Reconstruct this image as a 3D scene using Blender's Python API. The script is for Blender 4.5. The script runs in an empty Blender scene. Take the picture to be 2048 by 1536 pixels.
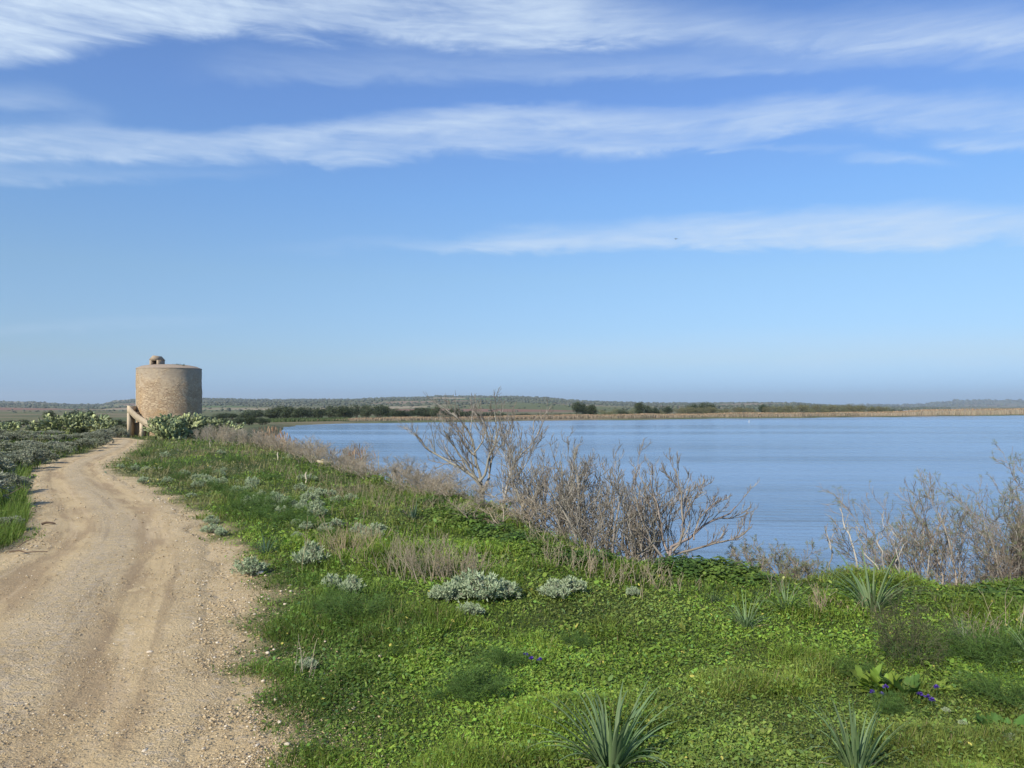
import bpy, math
import numpy as np
from math import radians, pi
C = bpy.context
SC = C.scene
COL = SC.collection
# ---------------------------------------------------------------- camera
F = 1538.0; HY = 813.0; CH = 1.6           # focal length and horizon row in photo pixels, eye height
cam = bpy.data.objects.new('camera', bpy.data.cameras.new('camera')); COL.objects.link(cam)
cam.location = (0, 0, CH); cam.rotation_euler = (pi/2, 0, 0)
cam.data.sensor_width = 36; cam.data.lens = 36*F/2048
cam.data.shift_y = (HY-768)/2048
cam.data.clip_start = .05; cam.data.clip_end = 60000
SC.camera = cam
# ---------------------------------------------------------------- light
SUN_EL = radians(35); SUN_DIR = np.array([-.55, -.835]); SUN_DIR = SUN_DIR/np.linalg.norm(SUN_DIR)
sv = np.array([SUN_DIR[0]*math.cos(SUN_EL), SUN_DIR[1]*math.cos(SUN_EL), math.sin(SUN_EL)])
sl = bpy.data.lights.new('sun', 'SUN'); sl.energy = 5.0; sl.angle = radians(.6); sl.color = (1, .92, .79)
sun = bpy.data.objects.new('sun', sl); COL.objects.link(sun)
from mathutils import Vector
sun.rotation_euler = Vector(sv.tolist()).to_track_quat('Z', 'Y').to_euler()
SC.view_settings.view_transform = 'Standard'; SC.view_settings.look = 'None'
SC.view_settings.exposure = 0.20; SC.view_settings.gamma = 1

class NT:
    """small helper for node trees"""
    def __init__(s, tree): s.t = tree; s.n = tree.nodes; s.l = tree.links
    def node(s, typ, **kw):
        n = s.n.new(typ)
        for k, v in kw.items(): setattr(n, k, v)
        return n
    def put(s, sock, v):
        if isinstance(v, bpy.types.NodeSocket): s.l.new(v, sock)
        elif v is not None: sock.default_value = v
    def m(s, op, a, b=None, c=None, clamp=False):
        n = s.node('ShaderNodeMath', operation=op, use_clamp=clamp)
        s.put(n.inputs[0], a); s.put(n.inputs[1], b)
        if c is not None: s.put(n.inputs[2], c)
        return n.outputs[0]
    def mix(s, f, a, b, blend='MIX'):
        n = s.node('ShaderNodeMix', data_type='RGBA', blend_type=blend)
        s.put(n.inputs[0], f); s.put(n.inputs[6], col4(a)); s.put(n.inputs[7], col4(b))
        return n.outputs[2]
    def noise(s, vec, scale, detail=3, rough=.5, dist=0):
        n = s.node('ShaderNodeTexNoise'); s.put(n.inputs['Vector'], vec)
        n.inputs['Scale'].default_value = scale; n.inputs['Detail'].default_value = detail
        n.inputs['Roughness'].default_value = rough; n.inputs['Distortion'].default_value = dist
        return n.outputs[0]
    def ramp(s, v, stops):
        n = s.node('ShaderNodeValToRGB'); s.put(n.inputs[0], v)
        e = n.color_ramp.elements
        while len(e) < len(stops): e.new(.5)
        for el, (p, c) in zip(e, stops):
            el.position = p; el.color = col4(c) if not isinstance(c, (int, float)) else (c, c, c, 1)
        return n.outputs[0]
    def step(s, v, a, b):
        n = s.node('ShaderNodeMapRange', interpolation_type='SMOOTHSTEP')
        s.put(n.inputs[0], v); s.put(n.inputs[1], a); s.put(n.inputs[2], b)
        return n.outputs[0]
    def mapping(s, vec, scale=(1, 1, 1), rot=(0, 0, 0), loc=(0, 0, 0)):
        n = s.node('ShaderNodeMapping'); s.put(n.inputs[0], vec)
        n.inputs[1].default_value = loc; n.inputs[2].default_value = rot; n.inputs[3].default_value = scale
        return n.outputs[0]
def col4(c):
    if isinstance(c, bpy.types.NodeSocket): return c
    return (c[0], c[1], c[2], 1)

# ---------------------------------------------------------------- sky
world = bpy.data.worlds.new('World'); SC.world = world; world.use_nodes = True
W = NT(world.node_tree)
for n in list(W.n): W.n.remove(n)
SKY_STR = .114
sky = W.node('ShaderNodeTexSky', sky_type='NISHITA', sun_disc=False)
sky.sun_elevation = SUN_EL; sky.sun_rotation = math.atan2(SUN_DIR[0], SUN_DIR[1])
sky.altitude = 0; sky.air_density = 1.0; sky.dust_density = .5; sky.ozone_density = 2.5
geo = W.node('ShaderNodeTexCoord')
sep = W.node('ShaderNodeSeparateXYZ'); W.l.new(geo.outputs['Generated'], sep.inputs[0])
DX, DY, DZ = sep.outputs
AZ = W.m('ARCTAN2', DX, DY)                       # 0 straight ahead, positive to the right
EL = W.m('ARCSINE', DZ)
cmb = W.node('ShaderNodeCombineXYZ'); W.put(cmb.inputs[0], AZ); W.put(cmb.inputs[1], EL)
AE = cmb.outputs[0]
def ae(px, py):
    a = math.atan2(px-1024, F); e = math.atan2((HY-py), math.hypot(px-1024, F)); return a, e
n_big = W.noise(W.mapping(AE, (1.0, 5.5, 1)), 3.2, 5, .52, .4)
n_fib = W.noise(W.mapping(AE, (1.0, 3.4, 1), rot=(0, 0, radians(-14))), 8, 7, .62, .8)
n_fin = W.noise(W.mapping(AE, (1.0, 9, 1), rot=(0, 0, radians(5))), 14, 6, .6, .4)
EW = W.m('ADD', EL, W.m('MULTIPLY', W.m('SUBTRACT', n_big, .5), .030))
EW = W.m('ADD', EW, W.m('MULTIPLY', W.m('SUBTRACT', n_fib, .5), .034))
AN = W.m('ADD', W.m('MULTIPLY', AZ, 1/1.6), .5)  # azimuth in 0..1 over +-0.8 rad
def fcurve(pts, lo, hi):
    n = W.node('ShaderNodeFloatCurve'); W.put(n.inputs['Value'], AN)
    c = n.mapping.curves[0]; n.mapping.use_clip = False
    pp = [(min(max(a/1.6+.5, 0), 1), (v-lo)/(hi-lo)) for a, v in pts]
    if pp[0][0] > 0: pp = [(0, pp[0][1])]+pp
    if pp[-1][0] < 1: pp = pp+[(1, pp[-1][1])]
    while len(c.points) < len(pp): c.points.new(.5, .5)
    for p, q in zip(c.points, pp): p.location = q; p.handle_type = 'AUTO_CLAMPED'
    n.mapping.update()
    return W.m('MULTIPLY_ADD', n.outputs[0], hi-lo, lo)
cloud = None
def band(pts, soft_top=.012, soft_bot=.010, tex=.6):
    """pts: (px, top row, bottom row, opacity): a streak of high cloud, described by its edges"""
    global cloud
    top = fcurve([ae(x, t) for x, t, b, o in pts], -.1, .7)
    bot = fcurve([ae(x, b) for x, t, b, o in pts], -.1, .7)
    op = fcurve([(ae(x, t)[0], o) for x, t, b, o in pts], 0, 1)
    k1 = W.step(EW, W.m('SUBTRACT', bot, soft_bot*1.3), W.m('ADD', bot, soft_bot*1.3))
    k2 = W.step(EW, W.m('ADD', top, soft_top), W.m('SUBTRACT', top, soft_top*2.2))
    v = W.m('MULTIPLY', W.m('MULTIPLY', k1, k2), op)
    t = W.m('ADD', W.m('ADD', W.m('MULTIPLY', W.m('SUBTRACT', n_fin, .5), 1.1), W.m('MULTIPLY', W.m('SUBTRACT', n_fib, .5), 3.0*tex)), W.m('MULTIPLY', W.m('SUBTRACT', n_big, .5), 2.0*tex))
    v = W.m('MULTIPLY', W.m('MULTIPLY', v, .93), W.m('MAXIMUM', W.m('ADD', t, 1.0), 0.06), clamp=True)
    cloud = v if cloud is None else W.m('SUBTRACT', W.m('ADD', cloud, v), W.m('MULTIPLY', cloud, v))
band([(-400, -700, 150, .8), (0, -700, 122, .80), (250, -700, 92, .80), (500, -700, 72, .74), (760, -600, 84, .68), (1024, -150, 96, .66), (1200, -40, 84, .60), (1400, 10, 80, .45), (1520, 20, 60, .12), (1600, 30, 50, 0)], .02, .008, .55)
band([(1280, 55, 80, 0), (1420, 40, 88, .45), (1600, 34, 100, .52), (1800, 28, 105, .62), (2048, 14, 102, .66), (2500, 0, 100, .6)], .016, .012, .5)
band([(300, 95, 160, .0), (500, 95, 165, .16), (900, 95, 160, .22), (1300, 95, 155, .26), (1700, 100, 140, .26), (2048, 100, 140, .22), (2300, 100, 140, .1)], .012, .006, .5)
band([(-300, 150, 240, .4), (0, 170, 232, .40), (110, 175, 230, .28), (180, 205, 240, .26), (260, 215, 235, .0)], .012, .010, 1.2)
band([(-300, 262, 335, .55), (0, 254, 330, .56), (200, 248, 326, .52), (400, 256, 322, .50), (600, 240, 320, .50), (800, 224, 316, .46), (1000, 208, 315, .46), (1200, 214, 312, .38), (1400, 218, 298, .34), (1600, 195, 258, .40), (1850, 188, 262, .38), (2048, 188, 275, .32), (2400, 200, 280, .3)], .007, .007, .5)
band([(380, 272, 284, .0), (520, 264, 280, .28), (660, 252, 275, .34), (800, 236, 268, .36), (1050, 210, 258, .30), (1250, 214, 256, .26), (1450, 206, 256, .20), (1640, 196, 250, .28), (1720, 200, 240, .0)], .006, .007, .9)
band([(820, 286, 296, 0), (950, 284, 298, .24), (1300, 286, 298, .30), (1700, 289, 298, .20), (1780, 292, 298, 0)], .004, .004, .4)
band([(1820, 280, 288, 0), (1900, 276, 294, .50), (2048, 276, 296, .52), (2500, 276, 294, .3)], .005, .005, .6)
band([(1650, 310, 322, 0), (1740, 304, 326, .38), (1820, 306, 328, .38), (1960, 318, 330, 0)], .005, .005, .8)
band([(-300, 335, 372, .30), (0, 332, 368, .27), (250, 334, 362, .20), (480, 334, 360, .12), (650, 330, 350, 0)], .006, .006, .6)
band([(380, 488, 500, 0), (600, 485, 500, .12), (800, 478, 503, .28), (920, 474, 503, .55), (1050, 462, 503, .68), (1200, 452, 498, .62), (1400, 428, 492, .60), (1600, 418, 490, .60), (1830, 402, 486, .64), (2048, 414, 480, .60), (2500, 420, 470, .4)], .010, .0055, .45)
band([(-200, 640, 665, .16), (150, 640, 662, .16), (420, 634, 650, .10), (520, 630, 645, 0)], .006, .006, .5)
band([(500, 700, 735, 0), (900, 680, 735, .16), (1500, 670, 735, .22), (2048, 660, 730, .24), (2500, 660, 730, .2)], .012, .012, .4)
# the rest of the dome, outside the view, gets loose streaks of the same cloud
side = W.step(W.m('ABSOLUTE', AZ), .75, 1.2)
loose = W.m('MULTIPLY', W.step(n_big, .48, .68), W.m('MULTIPLY', side, .5))
cloud = W.m('MAXIMUM', cloud, loose)
grain = W.m('MULTIPLY_ADD', W.m('SUBTRACT', n_fin, .5), .06, 0)
cloud = W.m('ADD', cloud, W.m('MULTIPLY', grain, W.step(cloud, .0, .3)), clamp=True)
CLOUD_RGB = (4.9, 5.95, 7.3)
tint = W.ramp(W.m('MULTIPLY', EL, 2.0, clamp=True), [(0, (.24, .38, .74)), (.043, (.255, .385, .71)), (.12, (.345, .410, .545)), (.33, (.44, .505, .575)), (.53, (.448, .562, .69)), (.75, (.48, .578, .76))])
tint = W.mix(1, tint, (1.74, 1.78, 1.78), 'MULTIPLY')
skyc = W.mix(1, sky.outputs[0], tint, 'MULTIPLY')
skyc = W.mix(cloud, skyc, CLOUD_RGB)
bg = W.node('ShaderNodeBackground'); W.put(bg.inputs[0], skyc); bg.inputs[1].default_value = SKY_STR
wo = W.node('ShaderNodeOutputWorld'); W.l.new(bg.outputs[0], wo.inputs[0])

# ================================================================ helpers
def sm(x, a=0., b=1.):
    t = np.clip((np.asarray(x, float)-a)/(b-a), 0, 1); return t*t*(3-2*t)
_lat = np.random.default_rng(77).random((256, 256))
def vnoise(x, y, s=1., seed=0):
    x = np.asarray(x, float)/s+seed*17.3; y = np.asarray(y, float)/s+seed*9.1
    xi = np.floor(x).astype(int); yi = np.floor(y).astype(int); fx = x-xi; fy = y-yi
    fx = fx*fx*(3-2*fx); fy = fy*fy*(3-2*fy)
    g = lambda a, b: _lat[a & 255, b & 255]
    return (g(xi, yi)*(1-fx)+g(xi+1, yi)*fx)*(1-fy)+(g(xi, yi+1)*(1-fx)+g(xi+1, yi+1)*fx)*fy
def fnoise(x, y, s, seed=0, o=3):
    v = 0; a = 1; t = 0
    for i in range(o):
        v = v+a*vnoise(x, y, s/2**i, seed+i*3); t += a; a *= .5
    return v/t
def norm(v): return v/np.maximum(np.linalg.norm(v, axis=-1, keepdims=True), 1e-9)

def tag(o, label=None, cat=None, group=None, kind=None):
    if label: o['label'] = label
    if cat: o['category'] = cat
    if group: o['group'] = group
    if kind: o['kind'] = kind
    return o
def empty(name, loc, rz=0):
    o = bpy.data.objects.new(name, None); COL.objects.link(o); o.location = [float(v) for v in loc]
    o.rotation_euler = (0, 0, rz); o.empty_display_size = .2; return o
def copy_tree(o, parent=None):
    c = o.copy(); COL.objects.link(c)
    if parent: c.parent = parent
    for ch in list(o.children): copy_tree(ch, c)
    return c
class MB:
    """collects geometry, builds ONE mesh object"""
    def __init__(s): s.v = []; s.f = {3: [], 4: []}; s.c = {3: [], 4: []}; s.n = 0
    def add(s, v, f, c):
        v = np.asarray(v, np.float32).reshape(-1, 3); f = np.asarray(f, np.int64); k = f.shape[1]
        c = np.asarray(c, np.float32)
        if c.ndim == 1: c = np.repeat(c[None, :3], len(f), 0)
        s.v.append(v); s.f[k].append(f+s.n); s.c[k].append(c); s.n += len(v); return s
    def build(s, name, mat, parent=None, smooth=False):
        V = np.concatenate(s.v); me = bpy.data.meshes.new(name)
        me.vertices.add(len(V)); me.vertices.foreach_set('co', V.ravel())
        F_, S_, C_ = [], [], []
        for k in (3, 4):
            if s.f[k]:
                a = np.concatenate(s.f[k]); F_.append(a.ravel()); S_.append(np.full(len(a), k)); C_.append(np.concatenate(s.c[k]))
        L = np.concatenate(F_).astype(np.int32); S = np.concatenate(S_); Cc = np.concatenate(C_)
        me.loops.add(len(L)); me.loops.foreach_set('vertex_index', L)
        st = np.concatenate([[0], np.cumsum(S)[:-1]]).astype(np.int32)
        me.polygons.add(len(S)); me.polygons.foreach_set('loop_start', st)
        if smooth: me.polygons.foreach_set('use_smooth', np.ones(len(S), bool))
        me.update(calc_edges=True)
        at = me.attributes.new('Col', 'FLOAT_COLOR', 'FACE')
        at.data.foreach_set('color', np.concatenate([Cc, np.ones((len(Cc), 1), np.float32)], 1).ravel())
        me.materials.append(mat)
        o = bpy.data.objects.new(name, me); COL.objects.link(o)
        if parent: o.parent = parent
        return o
def blades(mb, P, head, L, Wd, th0, th1, K=2, col=(.1, .1, .1), colvar=None, fold=0., taper=1.3, twist=0.):
    """curved strips: angle from the vertical runs th0 to th1; head is the compass heading"""
    N = len(P); P = np.asarray(P, float)
    L = np.broadcast_to(L, N); Wd = np.broadcast_to(Wd, N); th0 = np.broadcast_to(th0, N); th1 = np.broadcast_to(th1, N)
    H = np.stack([np.cos(head), np.sin(head)], 1); S = np.stack([-H[:, 1], H[:, 0], np.zeros(N)], 1)
    t = (np.arange(K)+.5)/K
    th = th0[:, None]+(th1-th0)[:, None]*t[None]**1.3
    seg = (L/K)[:, None]
    dx = np.cumsum(np.concatenate([np.zeros((N, 1)), np.sin(th)*seg], 1), 1)
    dz = np.cumsum(np.concatenate([np.zeros((N, 1)), np.cos(th)*seg], 1), 1)
    cen = P[:, None]+np.concatenate([H[:, None]*dx[..., None], dz[..., None]], 2)
    tt = np.arange(K+1)/K
    w = (Wd[:, None]*np.maximum(1-tt[None]**taper*.97, .03)*(np.minimum(1, .6+2*tt))[None])/2
    off = S[:, None]*w[..., None]
    if fold:
        a, b = cen-off, cen+off; mid = cen+np.array([0, 0, 0.])
        mid = cen-fold*w[..., None]*np.concatenate([-np.cos(np.append(th, th[:, -1:], 1))[..., None]*H[:, None], np.sin(np.append(th, th[:, -1:], 1))[..., None]], 2)
        V = np.stack([a, mid, b], 2); M = 3
    else: V = np.stack([cen-off, cen+off], 2); M = 2
    i = np.arange(N)[:, None, None]*(K+1)*M+np.arange(K)[None, :, None]*M+np.arange(M-1)[None, None, :]
    i = i.ravel(); Fq = np.stack([i, i+1, i+1+M, i+M], 1)
    c = np.asarray(col, float)
    if c.ndim == 1: c = np.repeat(c[None], N, 0)
    mb.add(V.reshape(-1, 3), Fq, np.repeat(c, K*(M-1), 0))
def leaves(mb, P, D, Nn, L, Wd, col, round_=.5):
    """flat-ish leaves: base at P, direction D, normal-ish Nn; 6 verts, 4 triangles, slightly cupped"""
    N = len(P); D = norm(D); S = norm(np.cross(D, Nn)); U = np.cross(S, D)
    L = np.broadcast_to(L, N)[:, None]; Wd = np.broadcast_to(Wd, N)[:, None]
    a = P; b1 = P+D*L*.35+S*Wd*.5+U*Wd*.12; b2 = P+D*L*.35-S*Wd*.5+U*Wd*.12
    c1 = P+D*L*.78+S*Wd*round_*.8+U*Wd*.08; c2 = P+D*L*.78-S*Wd*round_*.8+U*Wd*.08; t = P+D*L-U*Wd*.08
    V = np.stack([a, b1, b2, c1, c2, t], 1); i = np.arange(N)[:, None]*6
    Ft = np.concatenate([i+[0, 1, 2], i+[5, 4, 3]], 0); Fq = i+[2, 1, 3, 4]
    c = np.asarray(col, float)
    if c.ndim == 1: c = np.repeat(c[None], N, 0)
    n0 = mb.n
    mb.add(V.reshape(-1, 3), Ft, np.concatenate([c, c]))
    mb.f[4].append(Fq+n0); mb.c[4].append(c.astype(np.float32))
def tubes(mb, P, R, sides=4, col=(.3, .3, .3)):
    N, n, _ = P.shape
    T = np.gradient(P, axis=1); T = norm(T)
    ref = np.where(np.abs(T[:, :, 2:3]) > .95, np.array([1., 0, 0]), np.array([0, 0, 1.]))
    ref = np.broadcast_to(ref[:, :1], T.shape)
    A = norm(np.cross(T, ref)); B = np.cross(T, A)
    an = np.arange(sides)*2*pi/sides
    V = P[:, :, None]+R[:, :, None, None]*(A[:, :, None]*np.cos(an)[None, None, :, None]+B[:, :, None]*np.sin(an)[None, None, :, None])
    i = np.arange(N)[:, None, None]*n*sides+np.arange(n-1)[None, :, None]*sides
    j = np.arange(sides)[None, None]; j2 = (j+1) % sides
    Fq = np.stack([(i+j), (i+j2), (i+sides+j2), (i+sides+j)], -1).reshape(-1, 4)
    c = np.asarray(col, float)
    if c.ndim == 1: cc = np.repeat(c[None], len(Fq), 0)
    elif c.ndim == 2: cc = np.repeat(c, (n-1)*sides, 0)
    else: cc = np.repeat(c[:, :n-1].reshape(-1, 3), sides, 0)
    mb.add(V.reshape(-1, 3), Fq, cc)
def grow_branch(rng, S, D, L, K, wander, trop):
    """N polylines of K+1 points that wander and bend toward the sky"""
    N = len(S); P = np.zeros((N, K+1, 3)); P[:, 0] = S; d = norm(D); Dd = np.zeros((N, K+1, 3)); Dd[:, 0] = d
    for k in range(K):
        d = norm(d+rng.normal(0, wander, (N, 3))+np.array([0, 0, trop])/K)
        P[:, k+1] = P[:, k]+d*(L/K)[:, None]; Dd[:, k+1] = d
    return P, Dd
def spawn(rng, P, Dd, R, L, nch, ang, lenf, radf, tmin=.25, tmax=1.):
    """child starts along parent polylines"""
    N, n, _ = P.shape
    idx = np.repeat(np.arange(N), nch); M = len(idx)
    t = tmin+(tmax-tmin)*((np.tile(np.arange(nch), N)+rng.random(M))/nch)
    f = t*(n-1); k = np.minimum(f.astype(int), n-2); fr = (f-k)[:, None]
    S = P[idx, k]*(1-fr)+P[idx, k+1]*fr; d = Dd[idx, k+1]
    perp = norm(np.cross(d, norm(rng.normal(0, 1, (M, 3)))))
    a = rng.uniform(ang[0], ang[1], M)[:, None]
    nd = d*np.cos(a)+perp*np.sin(a)
    r = (R[idx, k]*(1-fr[:, 0])+R[idx, k+1]*fr[:, 0])*radf
    l = L[idx]*rng.uniform(lenf[0], lenf[1], M)*(1.15-.5*t)
    return S, nd, l, r
def rnd_dir(rng, n): return norm(rng.normal(0, 1, (n, 3)))
def jit(rng, col, n, v=.2, hue=.06):
    c = np.asarray(col)[None]*(1+rng.uniform(-v, v, (n, 1)))*(1+rng.uniform(-hue, hue, (n, 3)))
    return np.clip(c, 0.004, 1)

# ---------------------------------------------------------------- materials
def new_mat(name):
    m = bpy.data.materials.new(name); m.use_nodes = True
    t = NT(m.node_tree)
    for n in list(t.n): t.n.remove(n)
    out = t.node('ShaderNodeOutputMaterial')
    return m, t, out
def leaf_mat(name, rough=.55, trans=.3, spec=.3, ttint=(1.1, 1.25, .6)):
    m, t, out = new_mat(name)
    a = t.node('ShaderNodeAttribute', attribute_name='Col')
    p = t.node('ShaderNodeBsdfPrincipled'); t.put(p.inputs['Base Color'], a.outputs[0])
    p.inputs['Roughness'].default_value = rough; p.inputs['Specular IOR Level'].default_value = spec
    tr = t.node('ShaderNodeBsdfTranslucent'); t.put(tr.inputs[0], t.mix(1, a.outputs[0], ttint, 'MULTIPLY'))
    mx = t.node('ShaderNodeMixShader'); mx.inputs[0].default_value = trans
    t.l.new(p.outputs[0], mx.inputs[1]); t.l.new(tr.outputs[0], mx.inputs[2]); t.l.new(mx.outputs[0], out.inputs[0])
    return m
def attr_mat(name, rough=.85, nscale=30, namt=.35, bump=.3, spec=.2):
    m, t, out = new_mat(name)
    a = t.node('ShaderNodeAttribute', attribute_name='Col')
    tc = t.node('ShaderNodeTexCoord'); n = t.noise(tc.outputs['Object'], nscale, 4, .6)
    k = t.m('MULTIPLY_ADD', n, 2*namt, 1-namt)
    p = t.node('ShaderNodeBsdfPrincipled'); t.put(p.inputs['Base Color'], t.mix(1, a.outputs[0], k, 'MULTIPLY'))
    p.inputs['Roughness'].default_value = rough; p.inputs['Specular IOR Level'].default_value = spec
    if bump:
        b = t.node('ShaderNodeBump'); b.inputs['Strength'].default_value = bump; b.inputs['Distance'].default_value = .02
        t.l.new(n, b.inputs['Height']); t.l.new(b.outputs[0], p.inputs['Normal'])
    t.l.new(p.outputs[0], out.inputs[0]); return m
M_grass = leaf_mat('grass_leaf', .65, .32, .15)
M_leaf = leaf_mat('broad_leaf', .6, .3, .2)
M_silver = leaf_mat('silver_leaf', .8, .2, .1, (1.05, 1.05, .9))
M_asph = leaf_mat('strap_leaf', .55, .22, .25, (1, 1.15, .7))
M_fennel = leaf_mat('feathery_leaf', .6, .25, .2)
M_dry = leaf_mat('dry_straw', .8, .15, .15, (1.1, 1, .8))
M_tree = leaf_mat('tree_foliage', .6, .2, .2)
M_petal = leaf_mat('petal', .6, .3, .2, (1, 1, 1))
M_bark = attr_mat('grey_bark', .9, 25, .3, .3)
M_stone = attr_mat('pale_stone', .9, 40, .3, .5)
M_cactus = attr_mat('cactus_skin', .5, 6, .2, .1, .35)
M_wood = attr_mat('dead_wood', .9, 30, .4, .4)

# ================================================================ terrain
SL = .014; WATER = -2.6
def gp(px, py):                                  # pixel on the sloping meadow plane -> world x, y
    Y = CH/((py-HY)/F-SL); return (px-1024)/F*Y, Y
R_edge = [(1.6, -6.)]+[gp(*p) for p in [(560, 1536), (540, 1400), (505, 1300), (478, 1200), (455, 1140), (432, 1090), (400, 1040), (350, 1005), (300, 980), (255, 960), (226, 942), (216, 932), (225, 922), (250, 908), (275, 892), (287, 881)]]+[(-30.5, 60.5), (-36, 66.5), (-44, 70)]
L_edge = [(-2.6, -6.), (-3.4, 0), (-4.4, 4.)]+[gp(*p) for p in [(0, 1105), (48, 1075), (62, 1040), (58, 1005), (50, 972), (68, 942), (108, 921), (178, 905), (205, 892), (226, 878)]]+[(-34.5, 62.5), (-39, 65.0), (-44, 66.5)]
def resample(pl, n):
    pl = np.array(pl, float); d = np.concatenate([[0], np.cumsum(np.linalg.norm(np.diff(pl, axis=0), axis=1))])
    # smooth the control line a little
    t = np.linspace(0, d[-1], n); x = np.interp(t, d, pl[:, 0]); y = np.interp(t, d, pl[:, 1]); return np.stack([x, y], 1)
ROAD = np.array(R_edge+L_edge[::-1])
def inside(poly, X, Y):
    r = np.zeros(np.shape(X), bool); x0, y0 = poly[-1]
    for x1, y1 in poly:
        c = ((y1 > Y) != (y0 > Y))
        with np.errstate(divide='ignore', invalid='ignore'):
            r ^= c & (X < (x0-x1)*(Y-y1)/(y0-y1+1e-12)+x1)
        x0, y0 = x1, y1
    return r
def pdist(pl, X, Y, closed=False):
    pl = np.asarray(pl, float); best = np.full(np.shape(X), 1e9)
    segs = list(zip(pl[:-1], pl[1:]))+([(pl[-1], pl[0])] if closed else [])
    for a, b in segs:
        d = b-a; t = np.clip(((X-a[0])*d[0]+(Y-a[1])*d[1])/(d@d), 0, 1)
        best = np.minimum(best, (X-a[0]-t*d[0])**2+(Y-a[1]-t*d[1])**2)
    return np.sqrt(best)
def road_sd(X, Y):                               # negative inside the track
    d = pdist(ROAD, X, Y, True); return np.where(inside(ROAD, X, Y), -d, d)
CREST = [(70., 1.), (25., 5.2)]+[gp(*p) for p in [(2500, 1185), (2250, 1175), (2048, 1168), (1900, 1172), (1800, 1155), (1700, 1150), (1600, 1156), (1500, 1136), (1400, 1128), (1330, 1124), (1250, 1118), (1150, 1098), (1080, 1078), (1030, 1052), (980, 1022), (900, 992), (820, 974), (740, 952), (640, 925), (560, 902), (500, 888), (452, 881)]]+[(-27, 75), (-34, 100), (-44, 140), (-53, 172)]
def shore_Y(X):
    xs, ys = [], []
    for px, py in [(480, 852), (570, 850), (650, 847.5), (750, 845.5), (1000, 842), (1300, 838.5), (1500, 836.5), (1800, 833.2), (2048, 830.5), (2600, 826.5)]:
        Yv = (CH-WATER)*F/(py-HY); xs.append((px-1024)/F*Yv); ys.append(Yv)
    return np.interp(X, [-400]+xs+[1200], [150]+ys+[900])+3*np.sin(X/9.)+2*np.sin(X/3.7+1)
LAKE = np.array(CREST+[(x, float(shore_Y(x))) for x in np.linspace(-53, 500, 160)]+[(900, 640), (1500, 500), (1500, 1)])
def Hh(X, Y, micro=True):
    X = np.asarray(X, float); Y = np.asarray(Y, float)
    land = np.where(Y < 72, -SL*Y, -SL*72-(1.9-SL*72)*sm(Y, 72, 160))
    far = sm(Y, 150, 230); land = land*(1-far)+(-2.25+.5*sm(Y, 600, 1500)*fnoise(X, Y, 300, 5, 2))*far
    land = np.where(Y < -3, -SL*Y, land)
    if micro:
        near = (np.abs(X) < 90) & (Y < 110) & (Y > -20)
        rs = np.full(X.shape, 5.); 
        if near.any(): rs[near] = road_sd(X[near], Y[near])
        k = sm(rs, .15, 1.6)
        m = (fnoise(X, Y, 1.6, 3, 3)-.45)*.20+(fnoise(X, Y, 5.5, 9, 2)-.45)*.30
        land = land+m*k*np.where(Y < 120, 1, 0)
        land = land+.30*sm(rs, .2, 4)*np.where(X < -4-.45*Y, 1, 0)*sm(Y, 6, 12)*sm(-Y, -75, -60)
    d = np.minimum(pdist(LAKE, X, Y, True), 40); ins = inside(LAKE, X, Y)
    near_b = (Y < np.maximum(shore_Y(X)-30, 60))
    wdt = np.where(near_b, 4.2, 9.)
    t = np.where(ins, sm(d, 0, 1)*0+np.clip(d/wdt, 0, 1), 0)
    t = t*t*(3-2*t)*.35+t*.65
    H = land*(1-t)+(-3.3)*t
    if micro: H = H+np.where(ins, np.sin(np.clip(d/wdt, 0, 1)*pi)*(fnoise(X, Y, 1.2, 21, 2)-.5)*.4*(Y < 120), 0)
    # far lagoon seen beyond the reeds on the right
    la = sm(Y, 700, 780)*sm(-Y, -1500, -1380)*sm(X/np.maximum(Y, 1), .485, .505)*sm(-X/np.maximum(Y, 1), -.625, -.60)
    return H-1.2*la
def hit(px, py, micro=True):
    px = np.asarray(px, float); py = np.asarray(py, float); Y = CH/np.maximum((py-HY)/F-SL, .004)
    for i in range(7):
        X = (px-1024)/F*Y; h = Hh(X, Y, micro); Yn = (CH-h)*F/np.maximum(py-HY, 2); Y = .5*Y+.5*Yn
    X = (px-1024)/F*Y; return X, Y
def G(px, py):
    X, Y = hit(np.array([px]), np.array([py])); X = float(X[0]); Y = float(Y[0]); return np.array([X, Y, float(Hh(np.array([X]), np.array([Y]))[0])])
def at(px, py, Y): return np.array([(px-1024)/F*Y, Y, CH-(py-HY)/F*Y])
def onY(px, Y):
    X = (px-1024)/F*Y; return np.array([X, Y, float(Hh(np.array([X]), np.array([Y]))[0])])

def grid_mesh(name, X, Y, Z, mat, attrs={}):
    r, c = X.shape; me = bpy.data.meshes.new(name)
    V = np.stack([X, Y, Z], -1).reshape(-1, 3).astype(np.float32)
    i = (np.arange(r-1)[:, None]*c+np.arange(c-1)[None]).ravel()
    Fq = np.stack([i, i+1, i+1+c, i+c], 1).astype(np.int32)
    me.vertices.add(len(V)); me.vertices.foreach_set('co', V.ravel())
    me.loops.add(Fq.size); me.loops.foreach_set('vertex_index', Fq.ravel())
    me.polygons.add(len(Fq)); me.polygons.foreach_set('loop_start', (np.arange(len(Fq))*4).astype(np.int32))
    me.polygons.foreach_set('use_smooth', np.ones(len(Fq), bool))
    me.update(calc_edges=True)
    for k, v in attrs.items():
        a = me.attributes.new(k, 'FLOAT', 'POINT'); a.data.foreach_set('value', v.ravel().astype(np.float32))
    me.materials.append(mat); o = bpy.data.objects.new(name, me); COL.objects.link(o); return o

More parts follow.
